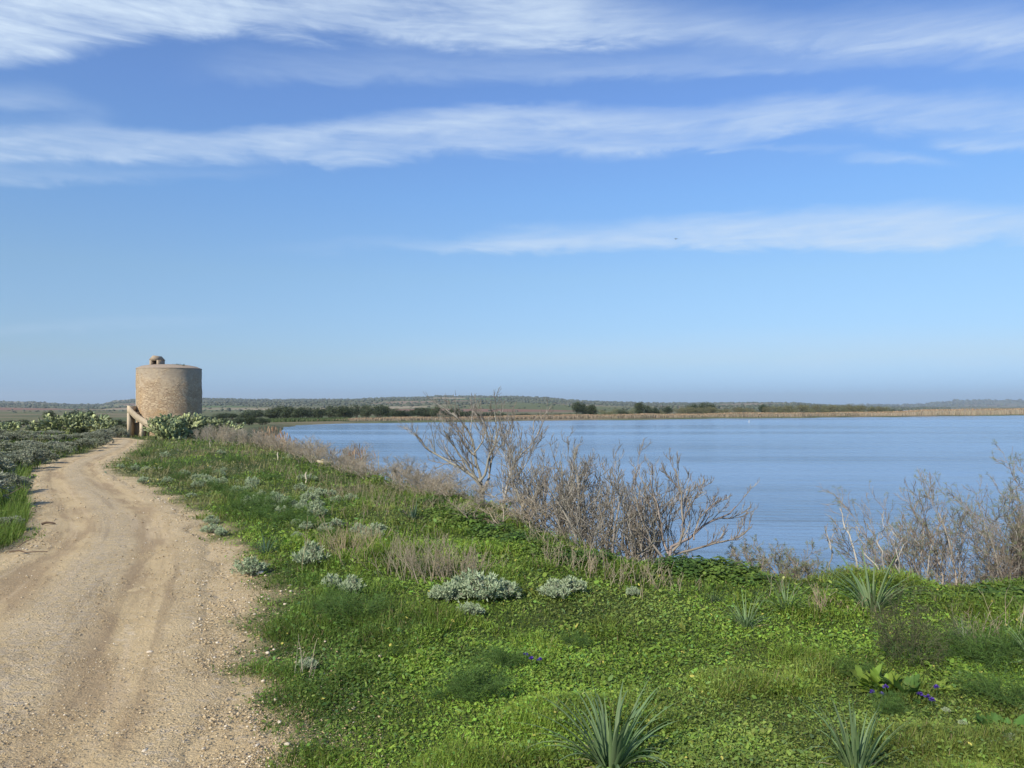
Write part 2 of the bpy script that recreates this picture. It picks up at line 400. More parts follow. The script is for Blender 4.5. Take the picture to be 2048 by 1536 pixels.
def dirt_nodes(t):
    """shared sandy gravel look; returns colour, bump height"""
    tc = t.node('ShaderNodeTexCoord'); o = tc.outputs['Object']
    n1 = t.noise(o, 1.1, 5, .6, .3); n2 = t.noise(o, 60, 4, .7); n3 = t.noise(o, 9, 4, .6); n4 = t.noise(o, 26, 4, .75)
    vor = t.node('ShaderNodeTexVoronoi'); t.put(vor.inputs['Vector'], o); vor.inputs['Scale'].default_value = 75
    vor2 = t.node('ShaderNodeTexVoronoi'); t.put(vor2.inputs['Vector'], o); vor2.inputs['Scale'].default_value = 28
    base = t.ramp(n1, [(.3, (.43, .325, .175)), (.5, (.52, .400, .228)), (.72, (.59, .465, .275))])
    c = t.mix(t.step(n3, .35, .7), base, (.51, .395, .225))
    sp = t.step(vor.outputs['Color'], .55, .95) if False else t.m('MULTIPLY', t.step(n2, .55, .78), .6)
    c = t.mix(sp, c, (.60, .49, .33)); c = t.mix(t.m('MULTIPLY', t.step(n2, .46, .27), .75), c, (.17, .12, .08))  # dark flecks here and below: grain speckle plus tiny shadows painted between grains
    c = t.mix(t.m('MULTIPLY', t.step(n4, .46, .30), .45), c, (.22, .16, .10)); c = t.mix(t.m('MULTIPLY', t.step(n4, .56, .72), .35), c, (.62, .51, .34))
    sepc = t.node('ShaderNodeSeparateColor'); t.put(sepc.inputs[0], vor2.outputs['Color'])
    c = t.mix(t.m('MULTIPLY', t.step(sepc.outputs[0], .75, .9), .25), c, (.6, .53, .44))
    h = t.m('ADD', t.m('MULTIPLY', n2, .7), t.m('MULTIPLY', vor.outputs['Distance'], -.25))
    h = t.m('ADD', h, t.m('ADD', t.m('MULTIPLY', n3, 1.2), t.m('MULTIPLY', n4, 1.0)))
    return o, c, h
# ground material
mg, t, out = new_mat('meadow_soil')
o_, dc, dh = dirt_nodes(t)
ga = t.node('ShaderNodeAttribute', attribute_name='grassy'); fa = t.node('ShaderNodeAttribute', attribute_name='farness')
n1 = t.noise(o_, 2.2, 5, .65); n2 = t.noise(o_, 38, 4, .7)
gc = t.ramp(n1, [(.3, (.030, .045, .012)), (.5, (.048, .072, .018)), (.68, (.070, .085, .028)), (.8, (.10, .085, .045))])
gc = t.mix(t.m('MULTIPLY', t.step(n2, .5, .75), .6), gc, (.10, .13, .04))
nf = t.noise(t.mapping(o_, (1, .45, 1)), .012, 4, .6); nf2 = t.noise(o_, .09, 4, .6)
fc = t.ramp(nf, [(.35, (.13, .14, .07)), (.45, (.10, .12, .055)), (.55, (.20, .165, .105)), (.65, (.10, .11, .055)), (.75, (.16, .155, .09))])
fc = t.mix(t.step(nf2, .5, .7), fc, (.07, .085, .045))
gc = t.mix(fa.outputs['Fac'], gc, fc)
c = t.mix(ga.outputs['Fac'], dc, gc)
p = t.node('ShaderNodeBsdfPrincipled'); t.put(p.inputs['Base Color'], c); p.inputs['Roughness'].default_value = .95; p.inputs['Specular IOR Level'].default_value = .1
b = t.node('ShaderNodeBump'); b.inputs['Strength'].default_value = .6; b.inputs['Distance'].default_value = .02
t.put(b.inputs['Height'], dh); t.l.new(b.outputs[0], p.inputs['Normal']); t.l.new(p.outputs[0], out.inputs[0])

def graze(X, Y):                                 # 1 where plants cover the soil, 0 on the bare track and its shoulder
    rs = road_sd(X, Y)
    rag = (fnoise(X, Y, .55, 31, 3)-.5)*1.3+(fnoise(X, Y, 1.9, 33, 2)-.5)*1.2
    rag = rag+(fnoise(X, Y, .16, 35, 2)-.5)*.5; k = sm(rs+rag*np.where(X > -4-.45*Y, .52, .35), -.20, .45)
    return k
nr, nc = 820, 560
tt = np.linspace(0, 1, nr); Yr = -9+7*(np.exp(tt*7.15)-1)
uu = np.linspace(-1, 1, nc); uu = np.sign(uu)*(.75*np.abs(uu)+.9*np.abs(uu)**3)
YY = np.repeat(Yr[:, None], nc, 1); XX = uu[None]*(YY+18)
ZZ = Hh(XX, YY); gr = np.ones_like(XX); nm = (YY < 110) & (np.abs(XX) < 90); gr[nm] = graze(XX[nm], YY[nm])
ground = grid_mesh('ground', XX, YY, ZZ, mg, {'grassy': gr, 'farness': sm(YY, 55, 90)}); tag(ground, kind='structure')
# track
mt, t, out = new_mat('sandy_gravel')
o_, dc, dh = dirt_nodes(t)
ua = t.node('ShaderNodeAttribute', attribute_name='across'); va = t.node('ShaderNodeAttribute', attribute_name='along')
U = ua.outputs['Fac']
cx_ = t.node('ShaderNodeCombineXYZ'); t.put(cx_.inputs[0], U); t.put(cx_.inputs[1], va.outputs['Fac']); TUV = cx_.outputs[0]
nw = t.noise(o_, .8, 3, .5)
UJ = t.m('ADD', U, t.m('MULTIPLY', t.m('SUBTRACT', nw, .5), .07))
lane = t.noise(t.mapping(TUV, (16, .22, 1)), 1.0, 4, .6, .2)
def rut(c_, w): return t.m('SUBTRACT', 1, t.step(t.m('ABSOLUTE', t.m('SUBTRACT', UJ, c_)), w*.3, w))
r1 = t.m('MAXIMUM', rut(.27, .17), rut(.70, .15))
npat = t.noise(t.mapping(TUV, (5.5, .42, 1)), 1.0, 5, .62, .35)
damp = t.m('MULTIPLY', t.step(npat, .42, .58), t.m('MULTIPLY_ADD', r1, .9, .05))
c = t.mix(t.m('MULTIPLY', r1, .45), dc, (.46, .345, .185))
c = t.mix(t.m('MULTIPLY', damp, .62), c, (.25, .175, .105))
c = t.mix(t.m('MULTIPLY', t.step(lane, .54, .70), .45), c, (.24, .175, .105))
c = t.mix(t.m('MULTIPLY', t.step(lane, .46, .32), .40), c, (.56, .44, .285))
mid = t.m('MULTIPLY', rut(.5, .16), t.step(t.noise(o_, 14, 3, .7), .42, .62))
c = t.mix(t.m('MULTIPLY', mid, .45), c, (.36, .31, .245))
edg = t.m('MAXIMUM', t.step(U, .86, .98), t.step(U, .10, .0))
p = t.node('ShaderNodeBsdfPrincipled'); t.put(p.inputs['Base Color'], c); p.inputs['Roughness'].default_value = .95; p.inputs['Specular IOR Level'].default_value = .15
b = t.node('ShaderNodeBump'); b.inputs['Distance'].default_value = .022
t.put(b.inputs['Strength'], t.m('MULTIPLY_ADD', r1, -.35, .9)); t.put(b.inputs['Height'], dh); t.l.new(b.outputs[0], p.inputs['Normal']); t.l.new(p.outputs[0], out.inputs[0])
n = 700
# match the two edges by a shared parameter
def smooth_line(pl, n):
    a = resample(pl, n)
    for i in range(10):
        a[1:-1] = (a[:-2]+2*a[1:-1]+a[2:])/4
    return a
def resample_Y(pl, n):                            # denser near the camera
    pl = smooth_line(pl, 900); d = np.concatenate([[0], np.cumsum(np.linalg.norm(np.diff(pl, axis=0), axis=1))])
    q = (np.exp(np.linspace(0, 2.2, n))-1)/(np.exp(2.2)-1)*d[-1]
    return np.stack([np.interp(q, d, pl[:, 0]), np.interp(q, d, pl[:, 1])], 1)
RL = resample_Y(L_edge, n); RR = resample_Y(R_edge, n)
u = np.linspace(0, 1, 50)
TX = RL[:, None, 0]*(1-u)+RR[:, None, 0]*u; TX = TX+((fnoise(RR[:, 1], RR[:, 0], .9, 43, 3)-.5)*.7)[:, None]*sm(u, .72, 1)[None]-((fnoise(RL[:, 1], RL[:, 0], .9, 44, 3)-.5)*.5)[:, None]*sm(u, .28, 0)[None]; TY = RL[:, None, 1]*(1-u)+RR[:, None, 1]*u
rutp = np.exp(-((u-.27)/.10)**2)+np.exp(-((u-.70)/.10)**2)
TZ = Hh(TX, TY, False)+.022-.018*rutp[None]*sm(np.abs(u-.5), .5, .38)+(fnoise(TX, TY, .35, 41, 3)-.5)*.020
TZ = TZ-.045*sm(np.abs(u-.5), .38, .5)[None]
track = grid_mesh('dirt_track', TX, TY, TZ, mt, {'across': np.repeat(u[None], n, 0), 'along': TY}); tag(track, kind='structure')

# water
mw, t, out = new_mat('lake_water')
tc = t.node('ShaderNodeTexCoord'); o_ = tc.outputs['Object']
w1 = t.noise(t.mapping(o_, (.55, 1.9, 1), rot=(0, 0, radians(4))), 1.15, 5, .58, .25)
w2 = t.noise(t.mapping(o_, (.3, 1.5, 1), rot=(0, 0, radians(-6))), .28, 3, .5)
w3 = t.noise(t.mapping(o_, (.12, 1.0, 1)), .035, 4, .6)
p = t.node('ShaderNodeBsdfPrincipled')
t.put(p.inputs['Base Color'], t.mix(t.step(w3, .4, .65), (.115, .205, .325), (.17, .27, .40)))
t.put(p.inputs['Roughness'], t.m('MULTIPLY_ADD', t.step(w3, .42, .62), .10, .12)); p.inputs['IOR'].default_value = 1.33
b = t.node('ShaderNodeBump'); t.put(b.inputs['Strength'], t.m('MULTIPLY_ADD', t.step(w3, .40, .62), -.5, 1.0)); b.inputs['Distance'].default_value = .30
t.put(b.inputs['Height'], t.m('ADD', w1, t.m('MULTIPLY', w2, 3.5))); t.l.new(b.outputs[0], p.inputs['Normal']); t.l.new(p.outputs[0], out.inputs[0])
xs = np.array([-400, 2500.]); ys = np.array([-60, 2600.])
water = grid_mesh('water', *np.meshgrid(xs, ys), np.full((2, 2), WATER), mw); tag(water, kind='structure')

# hills
mh, t, out = new_mat('hill_fields')
tc = t.node('ShaderNodeTexCoord'); o_ = tc.outputs['Object']
vor = t.node('ShaderNodeTexVoronoi'); t.put(vor.inputs['Vector'], t.mapping(t.mix(.08, o_, t.noise(o_, .01, 3)), (.0033, .0045, .0), rot=(0, 0, .4))); vor.inputs['Scale'].default_value = 1
sc_ = t.node('ShaderNodeSeparateColor'); t.put(sc_.inputs[0], vor.outputs['Color'])
fld = t.ramp(sc_.outputs[0], [(0, (.12, .14, .08)), (.2, (.17, .17, .105)), (.4, (.24, .185, .14)), (.52, (.10, .15, .07)), (.68, (.29, .25, .18)), (.84, (.21, .135, .11)), (.94, (.13, .15, .09))])
fld.node.color_ramp.interpolation = 'CONSTANT'
sep_ = t.node('ShaderNodeSeparateXYZ'); t.put(sep_.inputs[0], o_)
nb = t.noise(o_, .0045, 5, .6); nd = t.noise(t.mapping(o_, (1, 1, 2)), .03, 4, .7)
sv_ = t.node('ShaderNodeAttribute', attribute_name='scrub')
c = t.mix(sv_.outputs['Fac'], fld, t.mix(t.step(nd, .4, .62), (.085, .10, .065), (.17, .17, .115)))
p = t.node('ShaderNodeBsdfPrincipled'); t.put(p.inputs['Base Color'], c); p.inputs['Roughness'].default_value = 1; p.inputs['Specular IOR Level'].default_value = 0
t.l.new(p.outputs[0], out.inputs[0])
def hill(sil, Yf, Yr_, Yb, seed, nx=420, ny=70):
    sil = np.array(sil, float)
    px = np.linspace(sil[0, 0], sil[-1, 0], nx); ypx = np.interp(px, sil[:, 0], sil[:, 1])+(vnoise(px, px*0, 26, seed)-.5)*.9
    zt = CH-(ypx-HY)/F*Yr_
    v = np.linspace(0, 1, ny)
    Yv = np.where(v < .75, Yf+(Yr_-Yf)*v/.75, Yr_+(Yb-Yr_)*(v-.75)/.25)
    U_ = (px-1024)/F
    X = U_[None]*Yv[:, None]; Y = np.repeat(Yv[:, None], nx, 1)
    k = np.where(v < .75, (v/.75), 1-(v-.75)/.25*.5)[:, None]
    prof = k**1.15*(.72+.28*k)
    nz = (fnoise(X, Y, 420, seed, 4)-.5)*2
    edge = np.where((v > .05) & (v < .72), np.sin(np.clip(v/.75, 0, 1)*pi), 0)[:, None]
    Z = -3.5+(zt[None]+3.5)*prof+nz*.30*(zt[None]+3.5)*edge
    Zmax = CH+(zt[None]-CH)*Y/Yr_; Z = np.where(Y < Yr_, np.minimum(Z, Zmax-.3), Z)
    sc = sm(fnoise(X, Y, 260, seed+5, 4)+.30*(k-.5), .47, .56)
    return X, Y, Z, sc, px
h1 = hill([(-900, 800), (-300, 799), (0, 802.5), (75, 804), (130, 807.5), (200, 808.5), (222, 803), (240, 800), (270, 797.5), (405, 797), (480, 798.5), (560, 799.5), (650, 798.5), (740, 797), (770, 795.5), (850, 794), (870, 791.5), (960, 792), (1090, 794.5), (1115, 797), (1140, 800), (1220, 803.5), (1300, 805.5), (1420, 806), (1540, 804.5), (1600, 806), (1640, 809.5), (1700, 813), (1900, 816)], 400, 2700, 3400, 3)
hl = grid_mesh('hills', *h1[:3], mh, {'scrub': h1[3]}); tag(hl, kind='structure')
h2 = hill([(1640, 811), (1700, 810.5), (1760, 810.5), (1790, 811), (1850, 809), (1880, 804.5), (1910, 801.5), (2000, 801), (2030, 799.5), (2060, 801), (2300, 800), (2900, 803), (3300, 812)], 4300, 6200, 7600, 11, 260, 60)
h2o = grid_mesh('hills', *h2[:3], mh, {'scrub': np.maximum(h2[3], .55)}); tag(h2o, kind='structure')

# ================================================================ tower
TY_ = 67.5; TXc = (339-1024)/F*TY_; TR = 60*TY_/F; TB = float(Hh(np.array([TXc]), np.array([TY_]))[0])
TTOP = CH-(736-HY)/F*(TY_-TR)
mtow, t, out = new_mat('rubble_masonry')
tc = t.node('ShaderNodeTexCoord'); o_ = tc.outputs['Object']
sp_ = t.node('ShaderNodeSeparateXYZ'); t.put(sp_.inputs[0], o_)
big = t.noise(o_, .75, 5, .6, .4); mid_ = t.noise(t.mapping(o_, (1, 1, 1.6)), 3.5, 5, .7); fin = t.noise(o_, 18, 3, .7)
v1 = t.node('ShaderNodeTexVoronoi', feature='DISTANCE_TO_EDGE'); t.put(v1.inputs['Vector'], t.mapping(t.mix(.06, o_, t.noise(o_, 2, 2)), (1, 1, 2.1))); v1.inputs['Scale'].default_value = 3.4
v2 = t.node('ShaderNodeTexVoronoi'); t.put(v2.inputs['Vector'], t.mapping(t.mix(.06, o_, t.noise(o_, 2, 2)), (1, 1, 2.1))); v2.inputs['Scale'].default_value = 3.4
sc2 = t.node('ShaderNodeSeparateColor'); t.put(sc2.inputs[0], v2.outputs['Color'])
joint = t.step(v1.outputs['Distance'], .0, .09)
hgt = t.m('DIVIDE', sp_.outputs[2], TTOP-TB)
# rubble shows low down, old lime plaster survives near the rim
rub = t.step(t.m('ADD', t.m('MULTIPLY', t.m('SUBTRACT', big, .5), 1.5), t.m('SUBTRACT', .92, hgt)), -.10, .22)
stone = t.ramp(sc2.outputs[0], [(0, (.35, .255, .165)), (.3, (.42, .32, .21)), (.6, (.48, .375, .25)), (1, (.37, .275, .185))])
stone = t.mix(t.m('SUBTRACT', 1, joint), stone, (.26, .19, .12))
ochre = t.m('MULTIPLY', t.step(big, .5, .68), t.step(hgt, .85, .5))
stone = t.mix(t.m('MULTIPLY', ochre, .55), stone, (.40, .255, .12))
plas = t.ramp(mid_, [(.3, (.30, .235, .165)), (.5, (.40, .32, .225)), (.7, (.46, .38, .275))])
plas = t.mix(t.m('MULTIPLY', t.step(hgt, .80, .93), .45), plas, (.27, .235, .19))
c = t.mix(rub, plas, stone)
c = t.mix(t.m('MULTIPLY', t.step(mid_, .60, .75), .5), c, (.50, .43, .32))
c = t.mix(t.m('MULTIPLY', t.step(mid_, .38, .26), .6), c, (.15, .105, .065))
p = t.node('ShaderNodeBsdfPrincipled'); t.put(p.inputs['Base Color'], c); p.inputs['Roughness'].default_value = .95; p.inputs['Specular IOR Level'].default_value = .1
b = t.node('ShaderNodeBump'); b.inputs['Strength'].default_value = .65; b.inputs['Distance'].default_value = .05
t.put(b.inputs['Height'], t.m('ADD', t.m('MULTIPLY', t.m('MULTIPLY', joint, rub), .8), t.m('ADD', t.m('MULTIPLY', mid_, 1.1), t.m('MULTIPLY', fin, .3))))
t.l.new(b.outputs[0], p.inputs['Normal']); t.l.new(p.outputs[0], out.inputs[0])
M_plaster = attr_mat('old_plaster', .95, 5, .25, .4); M_dark = attr_mat('dark_inside', 1, 3, .2, 0)
tower = empty('stone_tower', (TXc, TY_, TB)); tag(tower, 'squat round stone tower with a plastered rim at the end of the track', 'tower')
def box(mb, lo, hi, col):
    x0, y0, z0 = lo; x1, y1, z1 = hi
    v = [(x0, y0, z0), (x1, y0, z0), (x1, y1, z0), (x0, y1, z0), (x0, y0, z1), (x1, y0, z1), (x1, y1, z1), (x0, y1, z1)]
    mb.add(v, [(0, 3, 2, 1), (4, 5, 6, 7), (0, 1, 5, 4), (1, 2, 6, 5), (2, 3, 7, 6), (3, 0, 4, 7)], col)
def prism_y(mb, poly, y0, y1, col):
    """closed x,z outline given thickness in y; triangulated as a fan of quads strips (outline must be a strip: n/2 pairs)"""
    n = len(poly)//2; a = poly[:n]; b_ = poly[n:][::-1]      # a runs along the top, b_ along the bottom
    v = []
    for (x, z), (x2, z2) in zip(a, b_): v += [(x, y0, z), (x2, y0, z2), (x, y1, z), (x2, y1, z2)]
    f = []
    for i in range(n-1):
        k = 4*i; f += [(k, k+1, k+5, k+4), (k+2, k+6, k+7, k+3), (k, k+4, k+6, k+2), (k+1, k+3, k+7, k+5)]
    f += [(0, 2, 3, 1), (4*n-4, 4*n-3, 4*n-1, 4*n-2)]
    mb.add(v, f, col)
def lathe(mb, prof, n, col, rough=0, rng=None, cx=0, cy=0):
    a = np.arange(n)*2*pi/n; R_ = np.array([p[0] for p in prof]); Z_ = np.array([p[1] for p in prof])
    rr = R_[:, None]+(0 if not rough else rough*(fnoise(np.cos(a)[None]*6+Z_[:, None]*2+9, np.sin(a)[None]*6+Z_[:, None]*1.3+9, 1.1, 7, 3)-.5)*2*(R_[:, None] > .2))
    V = np.stack([cx+rr*np.cos(a), cy+rr*np.sin(a), np.repeat(Z_[:, None], n, 1)], -1)
    i = np.arange(len(prof)-1)[:, None]*n; j = np.arange(n)[None]; j2 = (j+1) % n
    mb.add(V.reshape(-1, 3), np.stack([i+j, i+j2, i+n+j2, i+n+j], -1).reshape(-1, 4), col)
HT = TTOP-TB
prof = [(TR*1.015, -.6)]+[(TR*(1.012-.010*k/40), HT*k/40) for k in range(41)]
mb = MB(); lathe(mb, prof, 180, (.4, .3, .2), .05); mb.build('wall', mtow, tower, smooth=True)
mb = MB(); lathe(mb, [(TR*1.0, HT-.02), (TR*1.008, HT+.0), (TR*1.008, HT+.07), (TR*.985, HT+.10), (TR*.84, HT+.27), (TR*.60, HT+.38), (TR*.2, HT+.45), (.02, HT+.46)], 120, (.30, .245, .19), .03); mb.build('roof', M_plaster, tower, smooth=False)
# little gabled hatch on the roof
rx = (325-339)/F*(TY_-TR*.6); ry = -TR*.62; hz = HT+.20
hw = .39; hd = 1.2; zt_ = .56; za = .92
mb = MB(); cc = (.33, .265, .19)
ow = .22; oh = .50
box(mb, (rx-hw, ry, hz-.15), (rx-ow, ry+hd, hz+zt_), cc); box(mb, (rx+ow, ry, hz-.15), (rx+hw, ry+hd, hz+zt_), cc)
box(mb, (rx-ow, ry+hd-.14, hz-.15), (rx+ow, ry+hd, hz+zt_), (.10, .08, .06)); box(mb, (rx-ow, ry+.003, hz+oh), (rx+ow, ry+hd-.14, hz+zt_), cc)  # back of the opening coloured dark to stand in for the shade inside
v = [(rx-hw-.04, ry-.03, hz+zt_+.002), (rx+hw+.04, ry-.03, hz+zt_+.002), (rx+.1, ry-.03, hz+za), (rx-.1, ry-.03, hz+za)]
v += [(a, ry+hd+.05, c_) for a, b_, c_ in v]
mb.add(v, [(0, 1, 2, 3), (7, 6, 5, 4), (1, 5, 6, 2), (3, 2, 6, 7), (0, 3, 7, 4), (0, 4, 5, 1)], cc)
mb.build('roof_hatch', M_plaster, tower)
rg = np.random.default_rng(5)
def rock_mesh(mb, c, s, rng, col, n=10, flat=.7):
    """an irregular boulder: a jittered ball"""
    nu, nv = 9, 6; th = np.linspace(0, pi, nv)[:, None]; ph = (np.arange(nu)*2*pi/nu)[None]
    d = np.stack([np.sin(th)*np.cos(ph), np.sin(th)*np.sin(ph), np.cos(th)*np.ones_like(ph)], -1)
    k = rng.normal(0, 1, (5, 3)); r = 1+sum(.12*np.sin(d@kk*1.7+i) for i, kk in enumerate(k))
    P = d*r[..., None]*np.array([s, s*rng.uniform(.6, .9), s*flat]); rz = rng.uniform(0, pi)
    P = np.stack([P[..., 0]*math.cos(rz)-P[..., 1]*math.sin(rz), P[..., 0]*math.sin(rz)+P[..., 1]*math.cos(rz), P[..., 2]], -1)+c
    i = np.arange(nv-1)[:, None]*nu; j = np.arange(nu)[None]; j2 = (j+1) % nu
    mb.add(P.reshape(-1, 3), np.stack([i+j, i+nu+j, i+nu+j2, i+j2], -1).reshape(-1, 4), col)
mb = MB()
for dx_, dy_, s_ in [(.05, -.18, .17), (.22, -.1, .12), (-.25, -.22, .13), (-.45, -.15, .10), (.38, .0, .09)]: rock_mesh(mb, np.array([rx+dx_, ry+dy_, hz-.02]), s_, rg, (.45, .37, .27))
mb.build('broken_masonry', M_stone, tower)
mb = MB()
q = rg.uniform(0, 1, (70, 2)); P = np.stack([TR*(.28+.42*q[:, 0]), -TR*(.35+.2*q[:, 1]), np.full(70, HT+.26)], 1)
blades(mb, P, rg.uniform(0, 6.28, 70), rg.uniform(.12, .30, 70), .05, .3, 1.2, 2, jit(rg, (.09, .10, .05), 70)); mb.build('roof_weeds', M_grass, tower)
# window slot on the left flank, and the outside stair that climbs to the door
door = MB(); box(door, (-TR*1.03, -.55, 2.0), (-TR*.93, .15, 3.95), (.32, .34, .33)); door.build('door', M_plaster, tower)
st = empty('outside_stair', (0, 0, 0)); st.parent = tower; 
for k_ in ('label',): pass
def loc(px, py, Y): a = at(px, py, Y); return a[0]-TXc, a[2]-TB
YF = TY_-TR-.55                                   # outer face of the stair
pc = (.47, .385, .27)
def pp(lst): return [loc(x, y, YF) for x, y in lst]
mb = MB()
topc = pp([(254, 811), (259, 811.5), (262, 816), (267, 821.5), (273, 827), (280, 832), (288, 837), (296, 842), (306, 849), (316, 856), (326, 863)])
botc = pp([(254, 826), (259, 827.5), (262, 831), (267, 836), (273, 841), (280, 846), (288, 851), (296, 857), (306, 866), (316, 869), (326, 871)])
prism_y(mb, topc+botc[::-1], YF-TY_, YF-TY_+.16, pc)
mb.build('parapet', M_plaster, tower)
mb = MB(); x0, z0 = loc(254, 826, YF); x1, z1 = loc(258.3, 870, YF); box(mb, (x0+.002, YF-TY_+.004, -.3), (x1, YF-TY_+1.0, z0-.002), pc)
mb.build('pillar', M_plaster, tower)
mb = MB(); x0, z0 = loc(279, 845, YF); x1, z1 = loc(284.5, 870, YF); box(mb, (x0, YF-TY_+.004, -.3), (x1, YF-TY_+1.0, z0-.02), (.50, .41, .29))
mb.build('pillar', M_plaster, tower)
mb = MB()                                           # steps and landing
xa, za_ = loc(260, 822, YF); ns = 13; xr, zr = loc(322, 868, YF)
xl, zl = loc(255, 824, YF); xe, _ = loc(266, 824, YF)
box(mb, (xl+.01, YF-TY_+.163, zl-.14), (xe, YF-TY_+1.5, zl), (.40, .33, .24))
for i in range(ns):
    f0 = i/ns; f1 = (i+1)/ns; zz = zl*(1-f1)+0*f1
    box(mb, (xe+(xr-xe)*f0+.001*i, YF-TY_+.163, max(zz-.30, -.2)), (xe+(xr-xe)*f1+.001*i, YF-TY_+.95, zz), (.40, .33, .24))
mb.build('steps', M_plaster, tower)
mb = MB(); x0, z0 = loc(258.4, 826, YF); x1, z1 = loc(279, 870, YF)
box(mb, (x0, YF-TY_+.92, -.3), (x1, YF-TY_+1.05, 1.15), (.30, .235, .15)); mb.build('back_wall', M_plaster, tower)
mb = MB(); x0, z0 = loc(254, 811, YF); box(mb, (x0+.003, YF-TY_+.163, zl+.003), (x0+.14, YF-TY_+1.5, loc(254, 812, YF)[1]), (.42, .35, .26)); box(mb, (x0+.142, YF-TY_+1.36, zl+.003), (xe+.3, YF-TY_+1.5, loc(254, 812.5, YF)[1]), (.30, .26, .2)); mb.build('landing_wall', M_plaster, tower)
bpy.data.objects.remove(st)

# ================================================================ plant builders
def tuft_cloud(rng, mb, Pc, Dc, nl, length, width, spread, col, K=1, v=.2, hue=.08, droop=0.):
    """bunches of narrow leaves that radiate from each centre"""
    idx = np.repeat(np.arange(len(Pc)), nl); M = len(idx)
    D = norm(Dc[idx]+rng.normal(0, spread, (M, 3))); L = length*rng.uniform(.6, 1.25, M)
    P = Pc[idx]+rng.normal(0, length*.15, (M, 3))
    S = norm(np.cross(D, rnd_dir(rng, M)))*(width*rng.uniform(.7, 1.3, M))[:, None]/2
    mid = P+D*(L*.5)[:, None]; tip = P+D*L[:, None]+np.array([0, 0, -droop])*L[:, None]
    V = np.stack([P, mid-S, mid+S, tip], 1); i = np.arange(M)[:, None]*4
    c = jit(rng, col, M, v, hue) if np.ndim(col) == 1 else np.clip(np.asarray(col)[idx]*(1+rng.uniform(-v, v, (M, 1))), .004, 1)
    mb.add(V.reshape(-1, 3), i+[0, 1, 3, 2], c)
def leaf_cloud(rng, mb, lobes, n, size, col, v=.3, hue=.08, shell=.55):
    """leaf-sized quads scattered through the outer volume of several lobes (cx,cy,cz,rx,ry,rz)"""
    lobes = np.array(lobes, float); w = lobes[:, 3]*lobes[:, 5]; w = w/w.sum()
    idx = rng.choice(len(lobes), n, p=w); d = rnd_dir(rng, n); r = shell+(1.06-shell)*rng.random(n)**.6
    r = r*(1+.16*np.sin(d[:, 0]*7+idx)*np.sin(d[:, 2]*8+idx*2))
    P = lobes[idx, :3]+d*r[:, None]*lobes[idx, 3:]
    nrm = norm(d+rng.normal(0, .7, (n, 3))); a = norm(np.cross(nrm, rnd_dir(rng, n))); b_ = np.cross(nrm, a)
    s = (size*rng.uniform(.5, 1.3, n))[:, None]
    V = np.stack([P-a*s*.5, P+b_*s*.32, P+a*s*.5, P-b_*s*.32], 1); i = np.arange(n)[:, None]*4
    mb.add(V.reshape(-1, 3), i+[0, 1, 2, 3], jit(rng, col, n, v, hue))
def stems(rng, mb, n, rad, h, col, lean=.5, r0=.006, K=4, wander=.08):
    S = np.stack([rng.normal(0, rad*.25, n), rng.normal(0, rad*.25, n), np.full(n, -.03)], 1)
    D = norm(np.stack([rng.normal(0, lean, n), rng.normal(0, lean, n), np.ones(n)], 1))
    L = h*rng.uniform(.6, 1.1, n); P, Dd = grow_branch(rng, S, D, L, K, wander, .3)
    tubes(mb, P, r0*(1-.65*np.linspace(0, 1, K+1))[None]*np.ones((n, 1)), 3, jit(rng, col, n)); return P, Dd, L

